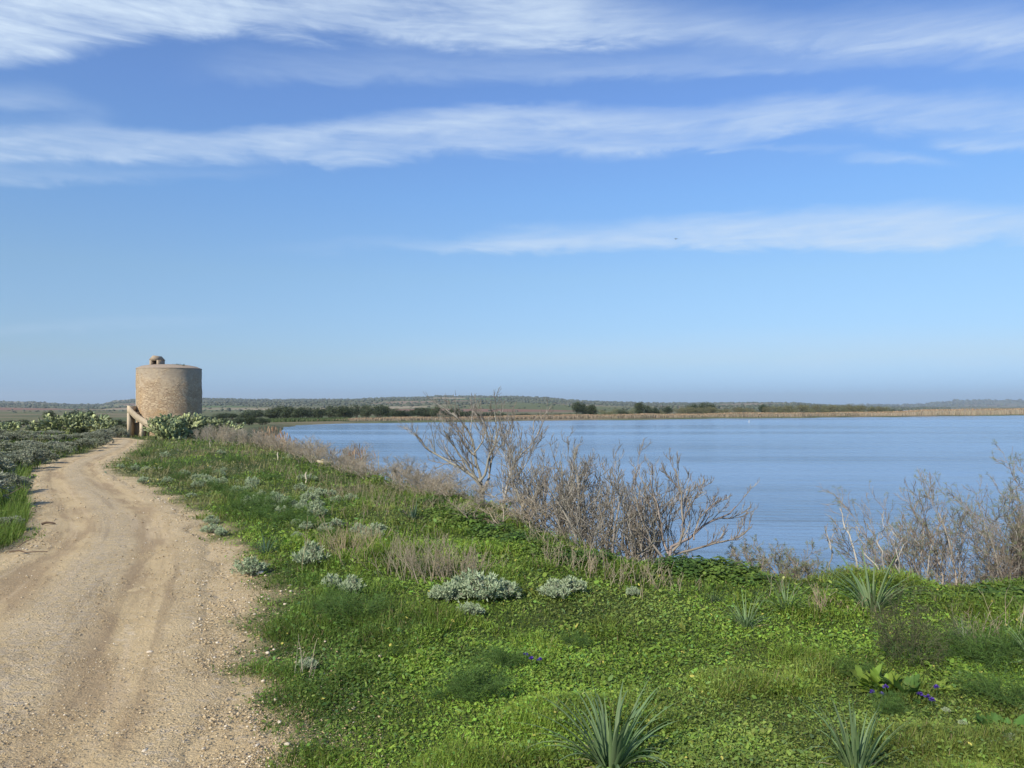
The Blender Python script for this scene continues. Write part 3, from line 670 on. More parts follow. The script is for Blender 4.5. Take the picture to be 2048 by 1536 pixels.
def bare_shrub(rng, name, base, limbs, depth_y, r0, levels, label, cat='shrub', group=None, col=(.22, .20, .165), tipcol=(.14, .12, .095), palef=.35, part='branches', foliage=None, sides=4, minr=.0038):
    """limbs: polylines in photo pixels placed at distance depth_y, or (start, dir, length) sets; twigs grow from them"""
    root = empty(name, base); tag(root, label, cat, group)
    Ps, Rs = [], []; mb = MB(); K0 = 10
    for pl in limbs:
        if isinstance(pl, tuple): P0 = pl[0]; R0 = pl[1]
        else:
            P3 = np.array([at(x, y, depth_y) for x, y in pl]); d = np.concatenate([[0], np.cumsum(np.linalg.norm(np.diff(P3, axis=0), axis=1))])
            q = np.linspace(0, d[-1], K0+1); P0 = np.stack([np.interp(q, d, P3[:, i]) for i in range(3)], 1)
            P0[:, 1] += np.cumsum(rng.normal(0, .035, K0+1))+rng.uniform(-.15, .3)*np.linspace(0, 1, K0+1); P0[:, 0] += rng.normal(0, .008, K0+1)
            R0 = r0*d[-1]/1.8*(1-.62*np.linspace(0, 1, K0+1))
        Ps.append(P0); Rs.append(R0)
    P = np.stack(Ps); R = np.stack(Rs); Dd = norm(np.gradient(P, axis=1)); L = np.linalg.norm(P[:, -1]-P[:, 0], axis=1)
    P = P-np.array(base)
    pale = np.array([.40, .37, .32])
    trunk = MB(); tubes(trunk, P, R, 6, jit(rng, col, len(P), .15)*(1-palef)+pale*palef)
    trunk.build('trunk', M_bark, root)
    for li, (nch, ang, lenf, radf, K, wander, trop, tmin) in enumerate(levels):
        S, nd, l, r = spawn(rng, P, Dd, R, L, nch, ang, lenf, radf, tmin)
        if li == 0: l = np.clip(l, .25*np.median(l), 1.6*np.median(l))
        r = np.maximum(r, minr*1.2 if li < len(levels)-1 else minr)
        P, Dd = grow_branch(rng, S, nd, l, K, wander, trop); L = l
        R = r[:, None]*(1-(.5 if li < len(levels)-1 else .35)*np.linspace(0, 1, K+1))[None]
        f = (li+1)/len(levels); cc = np.array(col)*(1-f*.6)+np.array(tipcol)*f*.6
        w = rng.random(len(P))[:, None] < .20
        tubes(mb, P, R, sides if li < 2 else 3, np.where(w, pale*.85, jit(rng, cc, len(P), .25, .05)))
    mb.build(part, M_bark, root)
    if foliage:
        n, length, width, fc_ = foliage
        k = rng.choice(len(P), min(n, len(P)), replace=False); fm = MB()
        hi = P[k, -1, 2] > np.quantile(P[:, -1, 2], .45); k = k[hi]
        tuft_cloud(rng, fm, P[k, -1], norm(P[k, -1]-P[k, -2]), 7, length, width, .5, fc_); tuft_cloud(rng, fm, P[k, -2], norm(P[k, -1]-P[k, -2]), 5, length, width, .6, fc_)
        fm.build('foliage', M_fennel, root)
    return root
FIG = [(8, (.5, 1.2), (.32, .6), .66, 7, .17, .75, .15), (5, (.5, 1.15), (.32, .6), .70, 6, .17, 1.0, .2), (4, (.5, 1.0), (.35, .6), .85, 4, .14, 1.2, .2)]
rng = np.random.default_rng(11)
# the tall bare fig
YFg = 14.6
bs = onY(985, YFg); 
bare_shrub(rng, 'bare_fig_tree', (bs[0], YFg, bs[2]), [
    [(972, 1040), (966, 1000), (959, 949), (950, 920), (949, 896), (940, 872), (931, 850), (915, 835), (903, 826)],
    [(962, 960), (970, 949), (977, 917), (991, 885), (994, 850), (990, 822)],
    [(950, 905), (966, 882), (971, 850), (958, 822)],
    [(961, 962), (935, 945), (903, 928), (868, 910), (847, 899), (833, 878), (823, 868)],
    [(949, 910), (930, 890), (915, 868), (900, 850), (893, 840)],
    [(966, 985), (980, 950), (985, 910), (975, 870), (962, 835)],
    [(966, 990), (950, 950), (925, 915), (905, 890), (890, 860)],
    ], YFg, .034, [(9, (.35, .85), (.32, .5), .5, 6, .11, .7, .22), (5, (.35, .9), (.35, .6), .6, 5, .13, .8, .2), (3, (.35, .9), (.35, .65), .7, 4, .12, .8, .2)],
    'tall leafless grey fig tree with a long limb reaching left over the water', 'tree', palef=.25, tipcol=(.17, .14, .11))
bs = onY(1012, 13.2)
bare_shrub(rng, 'bare_fig_tree', (bs[0], 13.2, bs[2]), [
    [(1006, 1050), (1012, 977), (1023, 938), (1040, 910), (1061, 892), (1076, 868), (1082, 857)],
    [(1020, 945), (1019, 900), (1024, 870), (1026, 846)],
    [(1022, 940), (1005, 896), (1009, 866)],
    [(1013, 975), (1035, 950), (1060, 915), (1070, 880)],
    ], 13.2, .026, [(9, (.35, .85), (.32, .55), .5, 6, .11, .7, .22), (5, (.35, .9), (.35, .6), .6, 5, .12, .8, .2), (3, (.35, .9), (.35, .65), .7, 4, .12, .8, .2)],
    'slender leafless fig tree with a pale white trunk, right of the tallest one', 'tree', palef=.75, tipcol=(.19, .16, .13))
# thicket of bare figs on the bank
def thicket(px, Y, toppy, n, spread, label, seed, pale=.35, grp='bare fig bushes on the lake bank', leanx=0., name='bare_fig_bush', lv=None, r=.021, col=(.235, .212, .168)):
    rg_ = np.random.default_rng(seed); b0 = onY(px, Y); hgt_ = CH-(toppy-HY)/F*Y-b0[2]
    S = np.stack([b0[0]+rg_.normal(0, spread*.35, n), Y+rg_.normal(0, .25, n), np.full(n, b0[2]-.15)], 1)
    D = np.stack([rg_.normal(leanx, .75, n), rg_.normal(0, .45, n), np.ones(n)], 1); L = hgt_*rg_.uniform(.62, .95, n)*(1+.25*np.abs(D[:, 0]))
    P, _ = grow_branch(rg_, S, D, L, 10, .15, 1.1)
    R = r*rg_.uniform(.6, 1.2, n)[:, None]*(1-.6*np.linspace(0, 1, 11))[None]
    return bare_shrub(rg_, name, tuple(b0), [(P[i], R[i]) for i in range(n)], Y, r, lv or FIG, label, 'shrub', grp, palef=pale, col=col)
thicket(1085, 12.3, 900, 7, .5, 'leafless grey fig bush just right of the white-trunked bare tree, first of the bank thicket', 21)
thicket(1135, 11.7, 882, 8, .5, 'leafless fig bush with the highest twigs of the thicket, right of the white-trunked bare tree', 22, leanx=.05)
thicket(1190, 11.2, 905, 8, .5, 'leafless tangled fig bush in the middle of the bank thicket', 23, .3)
thicket(1240, 10.7, 905, 7, .45, 'leafless fig bush with thick dark upright ends, right of the middle of the bank thicket', 24, .3)
thicket(1290, 10.2, 940, 9, .45, 'low tangled leafless fig bush at the right end of the dense bank thicket', 25, .45)
bs = onY(1345, 10.0)
bare_shrub(np.random.default_rng(31), 'bare_fig_bush', (bs[0], 9.8, bs[2]), [
    [(1335, 1135), (1343, 1096), (1385, 1079), (1423, 1051), (1466, 1040), (1490, 1022)],
    [(1343, 1100), (1357, 1086), (1364, 1040), (1360, 991), (1352, 960), (1346, 935)],
    [(1362, 1050), (1385, 1005), (1400, 985), (1409, 973)],
    [(1340, 1110), (1329, 1079), (1318, 1008), (1310, 975), (1307, 962)],
    [(1350, 1110), (1400, 1095), (1440, 1085), (1480, 1070), (1500, 1050)],
    [(1385, 1080), (1400, 1040), (1425, 1015), (1445, 1000)],
    [(1330, 1125), (1300, 1080), (1280, 1030), (1270, 975)],
    ], 9.8, .030, [(8, (.35, .85), (.28, .45), .5, 6, .10, .8, .2), (4, (.35, .9), (.35, .6), .62, 5, .12, .9, .25), (3, (.35, .9), (.35, .65), .7, 4, .12, .8, .2)],
    'leafless fig bush with limbs sweeping far right over the water, right of the dense thicket', 'shrub', 'bare fig bushes on the lake bank', palef=.2, col=(.20, .165, .135))
# pale saplings
sap = [[(1674, 1165), (1672, 1149), (1666, 1101), (1664, 1078), (1656, 1054)], [(1664, 1105), (1650, 1086), (1640, 1070), (1631, 1052)],
       [(1718, 1150), (1713, 1101), (1704, 1057), (1702, 1035), (1700, 1022)], [(1769, 1160), (1767, 1139), (1757, 1101), (1745, 1067), (1729, 1045)],
       [(1752, 1085), (1751, 1063), (1751, 1040), (1754, 1025)], [(1805, 1170), (1802, 1152), (1792, 1108), (1783, 1073), (1778, 1057)],
       [(1783, 1090), (1786, 1076), (1790, 1065), (1794, 1054)], [(1762, 1160), (1757, 1136), (1738, 1114), (1722, 1076), (1718, 1054)],
       [(1800, 1165), (1795, 1124), (1805, 1110), (1821, 1085)]]
sapl = [('white-stemmed leafless sapling with a forked dark tip, leftmost in front of the water gap', [0, 1], 1672), ('single thin leafless stem standing highest in the gap left of the feathery bush', [2], 1715),
        ('white-based leafless sapling with three dark-tipped forks, middle of the water gap', [3, 4, 7], 1766), ('white leafless sapling leaning by the left edge of the feathery bush', [5, 6, 8], 1802)]
for lb, ids, px in sapl:
    bs = onY(px, 8.3)
    bare_shrub(np.random.default_rng(40+px), 'bare_sapling', (bs[0], 8.3, bs[2]-.1), [sap[i] for i in ids], 8.3, .030,
        [(3, (.4, .7), (.16, .28), .75, 4, .06, .9, .45), (1, (.3, .6), (.4, .6), .8, 3, .08, .8, .4)], lb, 'sapling', palef=.9, col=(.4, .37, .33), tipcol=(.10, .07, .06))
# feathery tamarisks
TAM = [(9, (.3, .7), (.35, .6), .5, 6, .10, .25, .15), (7, (.3, .8), (.3, .55), .5, 5, .12, .15, .15), (5, (.3, .8), (.3, .55), .6, 4, .12, .1, .1)]
def tam(px, Y, toppy, n, spread, label, seed, leanx, pale=.4, nf=900, extra=[], lv=TAM, spx=0):
    rg_ = np.random.default_rng(seed); b0 = onY(px, Y); hgt_ = CH-(toppy-HY)/F*Y-b0[2]
    S = np.stack([b0[0]+rg_.normal(0, spread, n), Y+rg_.normal(0, .2, n), np.full(n, b0[2]-.1)], 1)
    D = np.stack([rg_.normal(leanx, .5, n), rg_.normal(0, .3, n), np.ones(n)], 1); L = hgt_*rg_.uniform(.55, .9, n)
    P, _ = grow_branch(rg_, S, D, L, 10, .09, .25); R = .016*rg_.uniform(.5, 1.2, n)[:, None]*(1-.6*np.linspace(0, 1, 11))[None]
    lim = [(P[i], R[i]) for i in range(n)]
    return bare_shrub(rg_, 'tamarisk_bush', tuple(b0), lim+extra, Y, .022, lv, label, 'shrub', 'feathery bushes on the lake bank', palef=pale, col=(.27, .225, .18), tipcol=(.21, .17, .13), foliage=(int(nf*1.4), .042, .0036, (.21, .225, .12)), sides=3, minr=.0028)
tam(1925, 8.9, 945, 13, .32, 'feathery half-bare bush at the right, its left and lower half over the water', 51, -.05, .5)
tam(2035, 9.0, 895, 14, .35, 'tallest feathery grey-green bush, cut by the right edge of the photo', 52, .02, .5)
tam(2140, 8.6, 930, 7, .35, 'feathery bush at the very right edge of the photo behind the tallest one', 53, .1)
tam(1885, 8.8, 1075, 7, .2, 'low twiggy feathery bush at the foot of the large right-hand one', 54, -.1, .4, 500)
tam(1600, 9.2, 1068, 6, .16, 'small round feathery bush on the bank left of the white saplings', 55, 0, .2, 500)
tam(1532, 9.6, 1045, 4, .10, 'thin feathery bush with an upright twig, between the sweeping fig and the small round bush', 56, .15, .2, 350)
tam(1480, 9.9, 1085, 4, .2, 'low twiggy feathery bush under the sweeping fig limbs', 57, .1, .3, 300)

for px_, Y_, top_, sd_ in [(2330, 8.0, 960, 58), (2560, 7.6, 1010, 59)]:
    tam(px_, Y_, top_, 8, .35, 'feathery bush on the bank beyond the right edge of the photo, '+('nearer' if sd_ == 58 else 'farther'), sd_, .05)
# dry grey shrubs along the bank
DRY = [(8, (.3, .8), (.4, .7), .6, 5, .13, .4, .1), (6, (.3, .8), (.35, .6), .6, 4, .14, .35, .1), (4, (.3, .8), (.35, .6), .7, 3, .14, .3, .1)]
def dry_variant(seed, h, w, col, n=9):
    rg_ = np.random.default_rng(seed)
    S = np.stack([rg_.normal(0, w*.25, n), rg_.normal(0, w*.25, n), np.full(n, -.08)], 1)
    D = np.stack([rg_.normal(0, .5, n), rg_.normal(0, .5, n), np.ones(n)], 1); L = h*rg_.uniform(.6, .95, n)
    P, _ = grow_branch(rg_, S, D, L, 10, .08, .4); R = .012*np.ones((n, 1))*(1-.6*np.linspace(0, 1, 11))[None]
    rt = bare_shrub(rg_, 'dry_shrub', (0, 0, 0), [(P[i], R[i]) for i in range(n)], 0, .01, DRY, 'x', 'shrub', palef=.25, col=col, tipcol=col, sides=3, minr=.0026)
    return rt
dv = [dry_variant(61, 1.0, .9, (.35, .305, .225)), dry_variant(62, 1.0, .9, (.30, .265, .20)), dry_variant(63, 1.0, 1.0, (.38, .315, .22))]
used = [False]*3
def place(protos, used, i, loc_, rz, sc, label, cat, group=None):
    o = protos[i] if not used[i] else copy_tree(protos[i]); used[i] = True
    o.location = [float(v) for v in loc_]; o.rotation_euler = (0, 0, rz); o.scale = sc if hasattr(sc, '__len__') else (sc, sc, sc)
    for k in ('group',):
        if k in o.keys(): del o[k]
    tag(o, label, cat, group); return o

# ================================================================ meadow plants
ORD = ['leftmost', 'second', 'third', 'fourth', 'fifth', 'sixth', 'seventh', 'eighth', 'ninth', 'tenth', 'eleventh', 'twelfth', 'thirteenth', 'fourteenth', 'fifteenth', 'sixteenth', 'seventeenth', 'eighteenth', 'nineteenth', 'twentieth', 'twenty-first', 'twenty-second', 'twenty-third', 'twenty-fourth', 'twenty-fifth', 'twenty-sixth', 'twenty-seventh', 'twenty-eighth', 'twenty-ninth', 'thirtieth']
def ordi(k): return 'leftmost' if k == 0 else ORD[k]+' from the left'
rng = np.random.default_rng(101)
def scale_Y(Y, p=.75): return (np.maximum(Y, 3)/4.)**p
def sample(n, px0=-420, px1=3100, py0=866, py1=1960):
    px = rng.uniform(px0, px1, n); py = rng.uniform(py0, py1, n); Y = CH/((py-HY)/F-SL); X = (px-1024)/F*Y
    return X+rng.normal(0, .02, n), Y
def lake_in(X, Y):
    d = pdist(LAKE, X, Y, True); return np.where(inside(LAKE, X, Y), d, -d)
X, Y = sample(1500000); k = Y < 95; X, Y = X[k], Y[k]
gz = graze(X, Y); li = lake_in(X, Y)
k = (rng.random(len(X)) < gz**1.5*1.02) & (li < 2.4); X, Y, gz, li = X[k], Y[k], gz[k], li[k]
Z = Hh(X, Y)
pa = fnoise(X, Y, .9, 51, 3); pb = fnoise(X, Y, 2.6, 55, 3); pc_ = fnoise(X, Y, .35, 59, 2)
def meadow_col(pa, pb, pc_, n):
    bright = np.array([.205, .290, .044]); mid_ = np.array([.160, .230, .036]); dark = np.array([.085, .140, .032]); olive = np.array([.20, .18, .08])
    a = sm(pa, .42, .66)[:, None]; b_ = sm(pb, .52, .68)[:, None]; d = sm(pb, .46, .34)[:, None]
    c = mid_*(1-a)+bright*a; c = c*(1-d*.65)+dark*d*.65; c = c*(1-b_*.30)+olive*b_*.30
    c = c*(.78+.42*sm(pc_, .3, .7))[:, None]
    return c*rng.uniform(.7, 1.35, (n, 1))*(1+rng.normal(0, .07, (n, 3)))
far_dry = sm(Y, 8, 22)*sm(pb, .40, .58)
n = len(X); kind = rng.random(n); gfrac = .50+.30*sm(fnoise(X, Y, 1.3, 71, 2), .42, .6)
isg = kind < gfrac
c = meadow_col(pa, pb, pc_, n); c = c*(1-.7*far_dry[:, None])+np.array([.26, .205, .13])*.7*far_dry[:, None]
s_ = scale_Y(Y); short = .55+.45*gz
tall = (.5+1.5*sm(fnoise(X, Y, .45, 75, 2), .48, .75))
g = isg; m_ = g.sum(); mb = MB()
straw = rng.random(m_) < .05; cg = c[g]; cg[straw] = np.array([.32, .26, .14])*rng.uniform(.7, 1.2, (straw.sum(), 1))
blades(mb, np.stack([X[g], Y[g], Z[g]-.01], 1), rng.uniform(0, 6.283, m_), rng.uniform(.03, .068, m_)*s_[g]*short[g]*tall[g], .0044*s_[g]*rng.uniform(.6, 1.5, m_), rng.uniform(.0, .8, m_), rng.uniform(.6, 2.2, m_), 3, np.clip(cg, .004, 1))
o = mb.build('grass', M_grass); tag(o, 'short green meadow grass covering the ground right of the track', 'grass', kind='stuff')
g = ~isg; m_ = g.sum(); mb = MB()
hz_ = rng.uniform(0, .035, m_)*s_[g]*short[g]*tall[g]
P = np.stack([X[g], Y[g], Z[g]+hz_], 1); hd_ = rng.uniform(0, 6.283, m_); D = np.stack([np.cos(hd_), np.sin(hd_), rng.uniform(-.1, .8, m_)], 1)
cl = c[g]*np.array([.92, 1.0, 1.0]); bigl = .7*(gz[g] > .9)*(rng.random(m_) < .06)*sm(fnoise(X[g], Y[g], .6, 97, 2), .45, .6); yl = rng.random(m_) < .006; cl[yl] = np.array([.55, .50, .12]); li_ = rng.random(m_) < .06; cl[li_] = np.array([.20, .26, .06])*rng.uniform(.7, 1.2, (li_.sum(), 1)); bl = rng.random(m_) < .10; cl[bl] = cl[bl]*np.array([.8, .95, 1.3])+.015
leaves(mb, P, D, np.array([0, 0, 1.])+rng.normal(0, .6, (m_, 3)), (.009+.024*rng.random(m_)**2)*s_[g]*(1+.9*bigl), (.005+.014*rng.random(m_)**2)*s_[g]*(1+.9*bigl), np.clip(cl, .004, 1), .4)
o = mb.build('ground_cover', M_leaf); tag(o, 'low clover and small broad leaves growing among the grass', 'ground cover', kind='stuff')

# loose gravel
X, Y = sample(700000, px0=-600, px1=2300, py1=1960); inr = inside(ROAD, X, Y); X, Y, inr = X[Y < 30], Y[Y < 30], inr[Y < 30]
rs = road_sd(X, Y)
ctr = fnoise(X, Y, .5, 81, 3); dens = np.where(rs < 0, .16+.62*sm(ctr, .45, .65)*1.0, 0)+.9*np.exp(-(np.maximum(np.abs(rs+.05)-.15, 0)/.28)**2)*sm(ctr, .25, .6)
dens = np.maximum(dens, np.where(rs > -.1, (1-graze(X, Y))*.95, 0))*np.where(rs > 1.6, 0, 1); k = rng.random(len(X)) < dens*.75; X, Y, rs = X[k], Y[k], rs[k]
n = len(X); s_ = scale_Y(Y, .7); sz = (.0020+.0075*rng.random(n)**10)*s_*np.where(rs > -.35, 1.35, 1)
octa = np.array([[1, 0, 0], [0, 1, 0], [-1, 0, 0], [0, -1, 0], [0, 0, 1], [0, 0, -1]], float)
of = np.array([[0, 1, 4], [1, 2, 4], [2, 3, 4], [3, 0, 4], [1, 0, 5], [2, 1, 5], [3, 2, 5], [0, 3, 5]])
V = octa[None]*(1+rng.uniform(-.35, .35, (n, 6, 1)))+rng.uniform(-.2, .2, (n, 6, 3)); V = V*np.stack([rng.uniform(.8, 1.3, n), rng.uniform(.7, 1.1, n), rng.uniform(.35, .6, n)], 1)[:, None]*sz[:, None, None]
a = rng.uniform(0, 6.28, n)[:, None]; V = np.stack([V[..., 0]*np.cos(a)-V[..., 1]*np.sin(a), V[..., 0]*np.sin(a)+V[..., 1]*np.cos(a), V[..., 2]], -1)
Z = Hh(X, Y)+np.where(rs < 0, .022*sm(-rs, 0, .12), .004)
V = V+np.stack([X, Y, Z], 1)[:, None]
w = rng.random(n)[:, None]; cc = np.where(w < .55, [.44, .34, .20], np.where(w < .82, [.50, .41, .27], np.where(w < .90, [.62, .55, .43], [.30, .22, .13])))*rng.uniform(.75, 1.2, (n, 1))
mb = MB(); mb.add(V.reshape(-1, 3), (np.arange(n)[:, None, None]*6+of[None]).reshape(-1, 3), np.repeat(cc, 8, 0))
o = mb.build('gravel', M_stone); tag(o, 'loose sandy gravel and small pebbles scattered over the track', 'gravel', kind='stuff')

# larger pale stones
STL = [(522, 1150, 7.5), (531, 1154, 3), (535, 1202, 4), (570, 1212, 4), (581, 1174, 4), (562, 1185, 3), (582, 1186, 4), (625, 1232, 3), (509, 1232, 3), (444, 1131, 3), (536, 1311, 6), (527, 1367, 5), (551, 1404, 5), (421, 1446, 6), (291, 1507, 9), (575, 1494, 7), (513, 1498, 7), (300, 1308, 7), (407, 1502, 5), (548, 1303, 4), (466, 1232, 3), (600, 1248, 3), (489, 1170, 2.5), (650, 1287, 3), (760, 1317, 4.5), (560, 1450, 5)]
_n = 0; STN = {}
for _i in sorted(range(len(STL)), key=lambda i: STL[i][1]):
    if _i and STL[_i][0] not in (291, 300, 760): STN[_i] = 'first' if _n == 0 else ORD[_n]; _n += 1
for i, (px, py, r) in enumerate(STL):
    b_ = G(px, py); mb = MB(); r_ = r/F*b_[1]*.95; rock_mesh(mb, np.zeros(3), r_, rng, (.58, .50, .38) if i else (.66, .60, .48), flat=.5 if px not in (300, 291) else .25)
    o = mb.build('stone', M_stone, smooth=True); o.location = (b_[0], b_[1], b_[2]+r_*.25+(.01 if px < 500 else .012))
    if i == 0: tag(o, 'largest pale rounded stone at the right foot of a silvery bush by the track edge', 'stone')
    elif px == 291: tag(o, 'flat pale stone in the track near the bottom of the photo', 'stone')
    elif px == 300: tag(o, 'thin white flat stone lying in the middle of the track', 'stone')
    elif px == 760: tag(o, 'single whitish stone in the grass well right of the track', 'stone')
    else: tag(o, 'small pale stone by the right edge of the track, %s counting down from the bend' % STN[i], 'stone', 'small pale stones along the track edge')

# ---- silvery wormwood
def silver_proto(seed, nt=46, R=.17, H=.17):
    r = np.random.default_rng(seed); root = empty('silver_plant', (0, 0, 0)); tag(root, 'x', 'plant')
    n = nt; a = r.uniform(0, 6.28, n); q = np.sqrt(r.random(n)); P = np.stack([R*q*np.cos(a), R*q*np.sin(a)*.9, H*(1-.55*q**2)*r.uniform(.6, 1.1, n)], 1)
    mb = MB(); D = norm(P*np.array([1, 1, .6])+[0, 0, .12]); tuft_cloud(r, mb, P, D, 16, .042, .013, .65, (.36, .43, .27), v=.2, hue=.03)
    tuft_cloud(r, mb, P*[.85, .85, .6], D, 8, .05, .012, .6, (.32, .38, .25), v=.2, hue=.04)
    mb.build('foliage', M_silver, root); mb = MB(); S = np.zeros((n, 3)); t_ = np.linspace(0, 1, 4)[None, :, None]
    PP = S[:, None]*(1-t_)+P[:, None]*t_; PP[:, 1:3, :2] *= .8; tubes(mb, PP, np.full((n, 4), .0035), 3, (.28, .26, .2)); mb.build('stem', M_bark, root); return root
sp = [silver_proto(200+i) for i in range(4)]; su = [False]*4
z1 = [(70, 325, .7), (160, 365, .9), (230, 410, 1.1), (330, 340, .8), (360, 295, .6), (450, 450, .8), (570, 400, .9), (560, 445, .8), (350, 385, .7), (120, 490, .6), (560, 555, 1.1), (700, 580, .9), (750, 545, 1.1), (830, 555, .9), (790, 615, .8), (960, 590, 1.1), (1000, 520, 1), (1080, 490, 1), (950, 365, .9), (1010, 365, .9), (930, 440, .8), (1200, 530, .9), (1160, 480, .8), (1050, 640, 1.1), (1060, 560, .8), (900, 690, .5), (980, 730, .7), (1120, 750, .8), (1370, 760, .9), (1500, 760, .9), (1410, 815, .8), (1500, 805, 1), (1310, 520, .8), (1200, 705, .7), (1990, 1250, .9), (905, 790, .5), (1020, 450, .6), (850, 200, .7), (1170, 215, .4), (640, 480, .6), (880, 560, .7)]
z2 = [(1130, 805, .7), (1320, 800, .7), (1740, 580, .9), (1720, 750, .9), (1600, 800, 1.2), (1680, 820, 1), (1980, 830, .9), (1870, 880, .8), (1300, 600, .9), (950, 690, .7), (1060, 700, .8), (1150, 710, .7), (1500, 915, .6), (1550, 840, .9)]
pts = [(350+x/3.72, 860+y/3.72+4, s) for x, y, s in z1]+[(x/3.938, 760+y/3.938+3, s) for x, y, s in z2]
_o = sorted(range(len(pts)), key=lambda i: pts[i][1]); SLAB = {}
_rows = ['topmost', 'second', 'third', 'fourth', 'fifth', 'lowest']; _k = -(-len(pts)//6)
for _r in range(6):
    for _j, _i in enumerate(sorted(_o[_r*_k:(_r+1)*_k], key=lambda i: pts[i][0])): SLAB[_i] = 'small silvery plant, %s row of six up the meadow, %s' % (_rows[_r], ordi(_j))
for i, (px, py, s) in enumerate(pts):
    b_ = G(px, py); place(sp, su, i % 4, b_, rng.uniform(0, 6), s*(.75+.45*sm(b_[1], 8, 22))*rng.uniform(.85, 1.15), SLAB[i], 'plant', 'silvery plants dotting the meadow')
for px, py, s, lb in [(423, 1048, .8, 'silvery tuft on the gravel shoulder of the track, upper of two'), (424, 1066, .9, 'silvery tuft on the gravel shoulder, lower and broader of two'), (442, 1072, .6, 'tiny greenish-silver tuft right of the two shoulder tufts'),
                      (498, 1150, 1.25, 'round silvery bush beside the largest pale stone'), (622, 1132, 1.25, 'silvery bush standing alone right of the narrow-leaved rosette by the track'), (664, 1180, .75, 'small upright silvery plant above the dark feathery clump, left of two'), (704, 1186, .8, 'flat silvery plant above the dark feathery clump, right of two'),
                      (900, 1202, .9, 'leftmost lobe of the broad silvery cluster in the middle of the meadow'), (930, 1196, 1.15, 'silvery plant second from the left in the broad meadow cluster'), (968, 1202, 1.35, 'largest silvery plant, in the centre of the broad meadow cluster'), (1008, 1198, 1.2, 'silvery plant at the right end of the broad meadow cluster'), (940, 1232, .75, 'small silvery plant in front of the broad meadow cluster'),
                      (1110, 1196, 1.1, 'silvery plant right of the broad meadow cluster, left of a close pair'), (1142, 1186, 1.0, 'silvery plant right of the broad meadow cluster, right of a close pair'), (614, 1340, .45, 'tiny silvery sprig among thin dry stalks at the track edge'), (1265, 1192, .5, 'tiny silvery sprig beside a pale upright stalk'),
                      (1892, 1425, .17, 'small pale silvery sprig below the purple flowers'), (1925, 1450, .18, 'pale silvery sprig near the right edge, between two others'), (2022, 1485, .26, 'largest pale silvery sprig in the lower right corner')]:
    s *= .84; b_ = G(px, py); place(sp, su, int(rng.integers(4)), b_, rng.uniform(0, 6), (s*rng.uniform(.92, 1.1), s*rng.uniform(.85, 1.05), s*rng.uniform(.8, 1.25)), lb, 'plant')

# ---- feathery fennel
def fennel_proto(seed, R=.22, H=.22, n=34, col=(.085, .150, .035)):
    r = np.random.default_rng(seed); root = empty('fennel_plant', (0, 0, 0)); tag(root, 'x', 'plant'); mb = MB()
    P, Dd, L = stems(r, mb, n, .22, H*1.3, (.08, .13, .045), .95, .003, 4, .16); mb.build('stem', M_fennel, root)
    mb = MB(); C_ = np.concatenate([P[:, -1], P[:, -2], P[:, -3]]); D = np.concatenate([Dd[:, -1], Dd[:, -2], Dd[:, -3]])
    tuft_cloud(r, mb, C_, D, 22, .075, .0026, .8, col, v=.3, droop=.15); mb.build('foliage', M_fennel, root); return root
fp = [fennel_proto(300+i) for i in range(3)]; fu = [False]*3
for px, py, s, lb, g_ in [(700, 1240, 1.5, 'large dark feathery fennel in the grass right of the gravel shoulder', None), (668, 1215, .9, 'smaller dark feathery fennel touching the large one on its left', None), (955, 1385, 1.15, 'dark feathery fennel low in the middle of the meadow', None), (1000, 1335, .8, 'faint feathery fennel just above the one in the middle of the meadow', None), (915, 1395, .7, 'low feathery fennel touching the left of the mid-meadow one', None),
                          (1990, 1335, 1.6, 'wide dark feathery fennel at the right edge, upper of two', None), (2050, 1320, 1.3, 'dark feathery fennel cut by the right edge', None), (2020, 1405, 1.3, 'dark feathery fennel at the right edge, below the widest one', None), (1775, 1425, .7, 'small feathery fennel under the broad-leaved dock plant', None), (1700, 1350, .7, 'thin feathery fennel left of the broad-leaved dock plant', None), (1150, 1290, .6, 'small dark feathery fennel above the largest rosette, left of the purple pair', None),
                          (800, 1310, .6, 'small dark feathery fennel alone left of the purple flowers', None)]+[(x, y, s_, 'dark feathery fennel in the drift beside the track bend, '+ordi(i_), 'fennel clumps beside the track') for i_, (x, y, s_) in enumerate(sorted([(405, 975, 1.5), (440, 985, 1.6), (470, 1000, 1.6), (505, 1012, 1.7), (545, 1022, 1.7), (480, 1025, 1.5), (520, 1038, 1.6), (565, 1045, 1.5), (600, 1040, 1.4), (625, 1055, 1.3), (300, 935, 1.7), (330, 945, 1.6), (285, 915, 1.6), (360, 960, 1.5), (420, 955, 1.4), (540, 960, 1.2), (660, 1080, .9), (470, 925, 1.5), (610, 912, 1.8)]))]:
    b_ = G(px, py); place(fp, fu, int(rng.integers(3)), b_, rng.uniform(0, 6), (s*.88, s*.88, s*rng.uniform(.5, .8)), lb, 'plant', g_)
dk = fennel_proto(333, .2, .3, 40, (.10, .10, .055)); b_ = G(1815, 1322); place([dk], [False], 0, b_, 0, (1.0, .8, 1.25), 'brownish feathery plant rising behind the broad-leaved dock', 'plant')

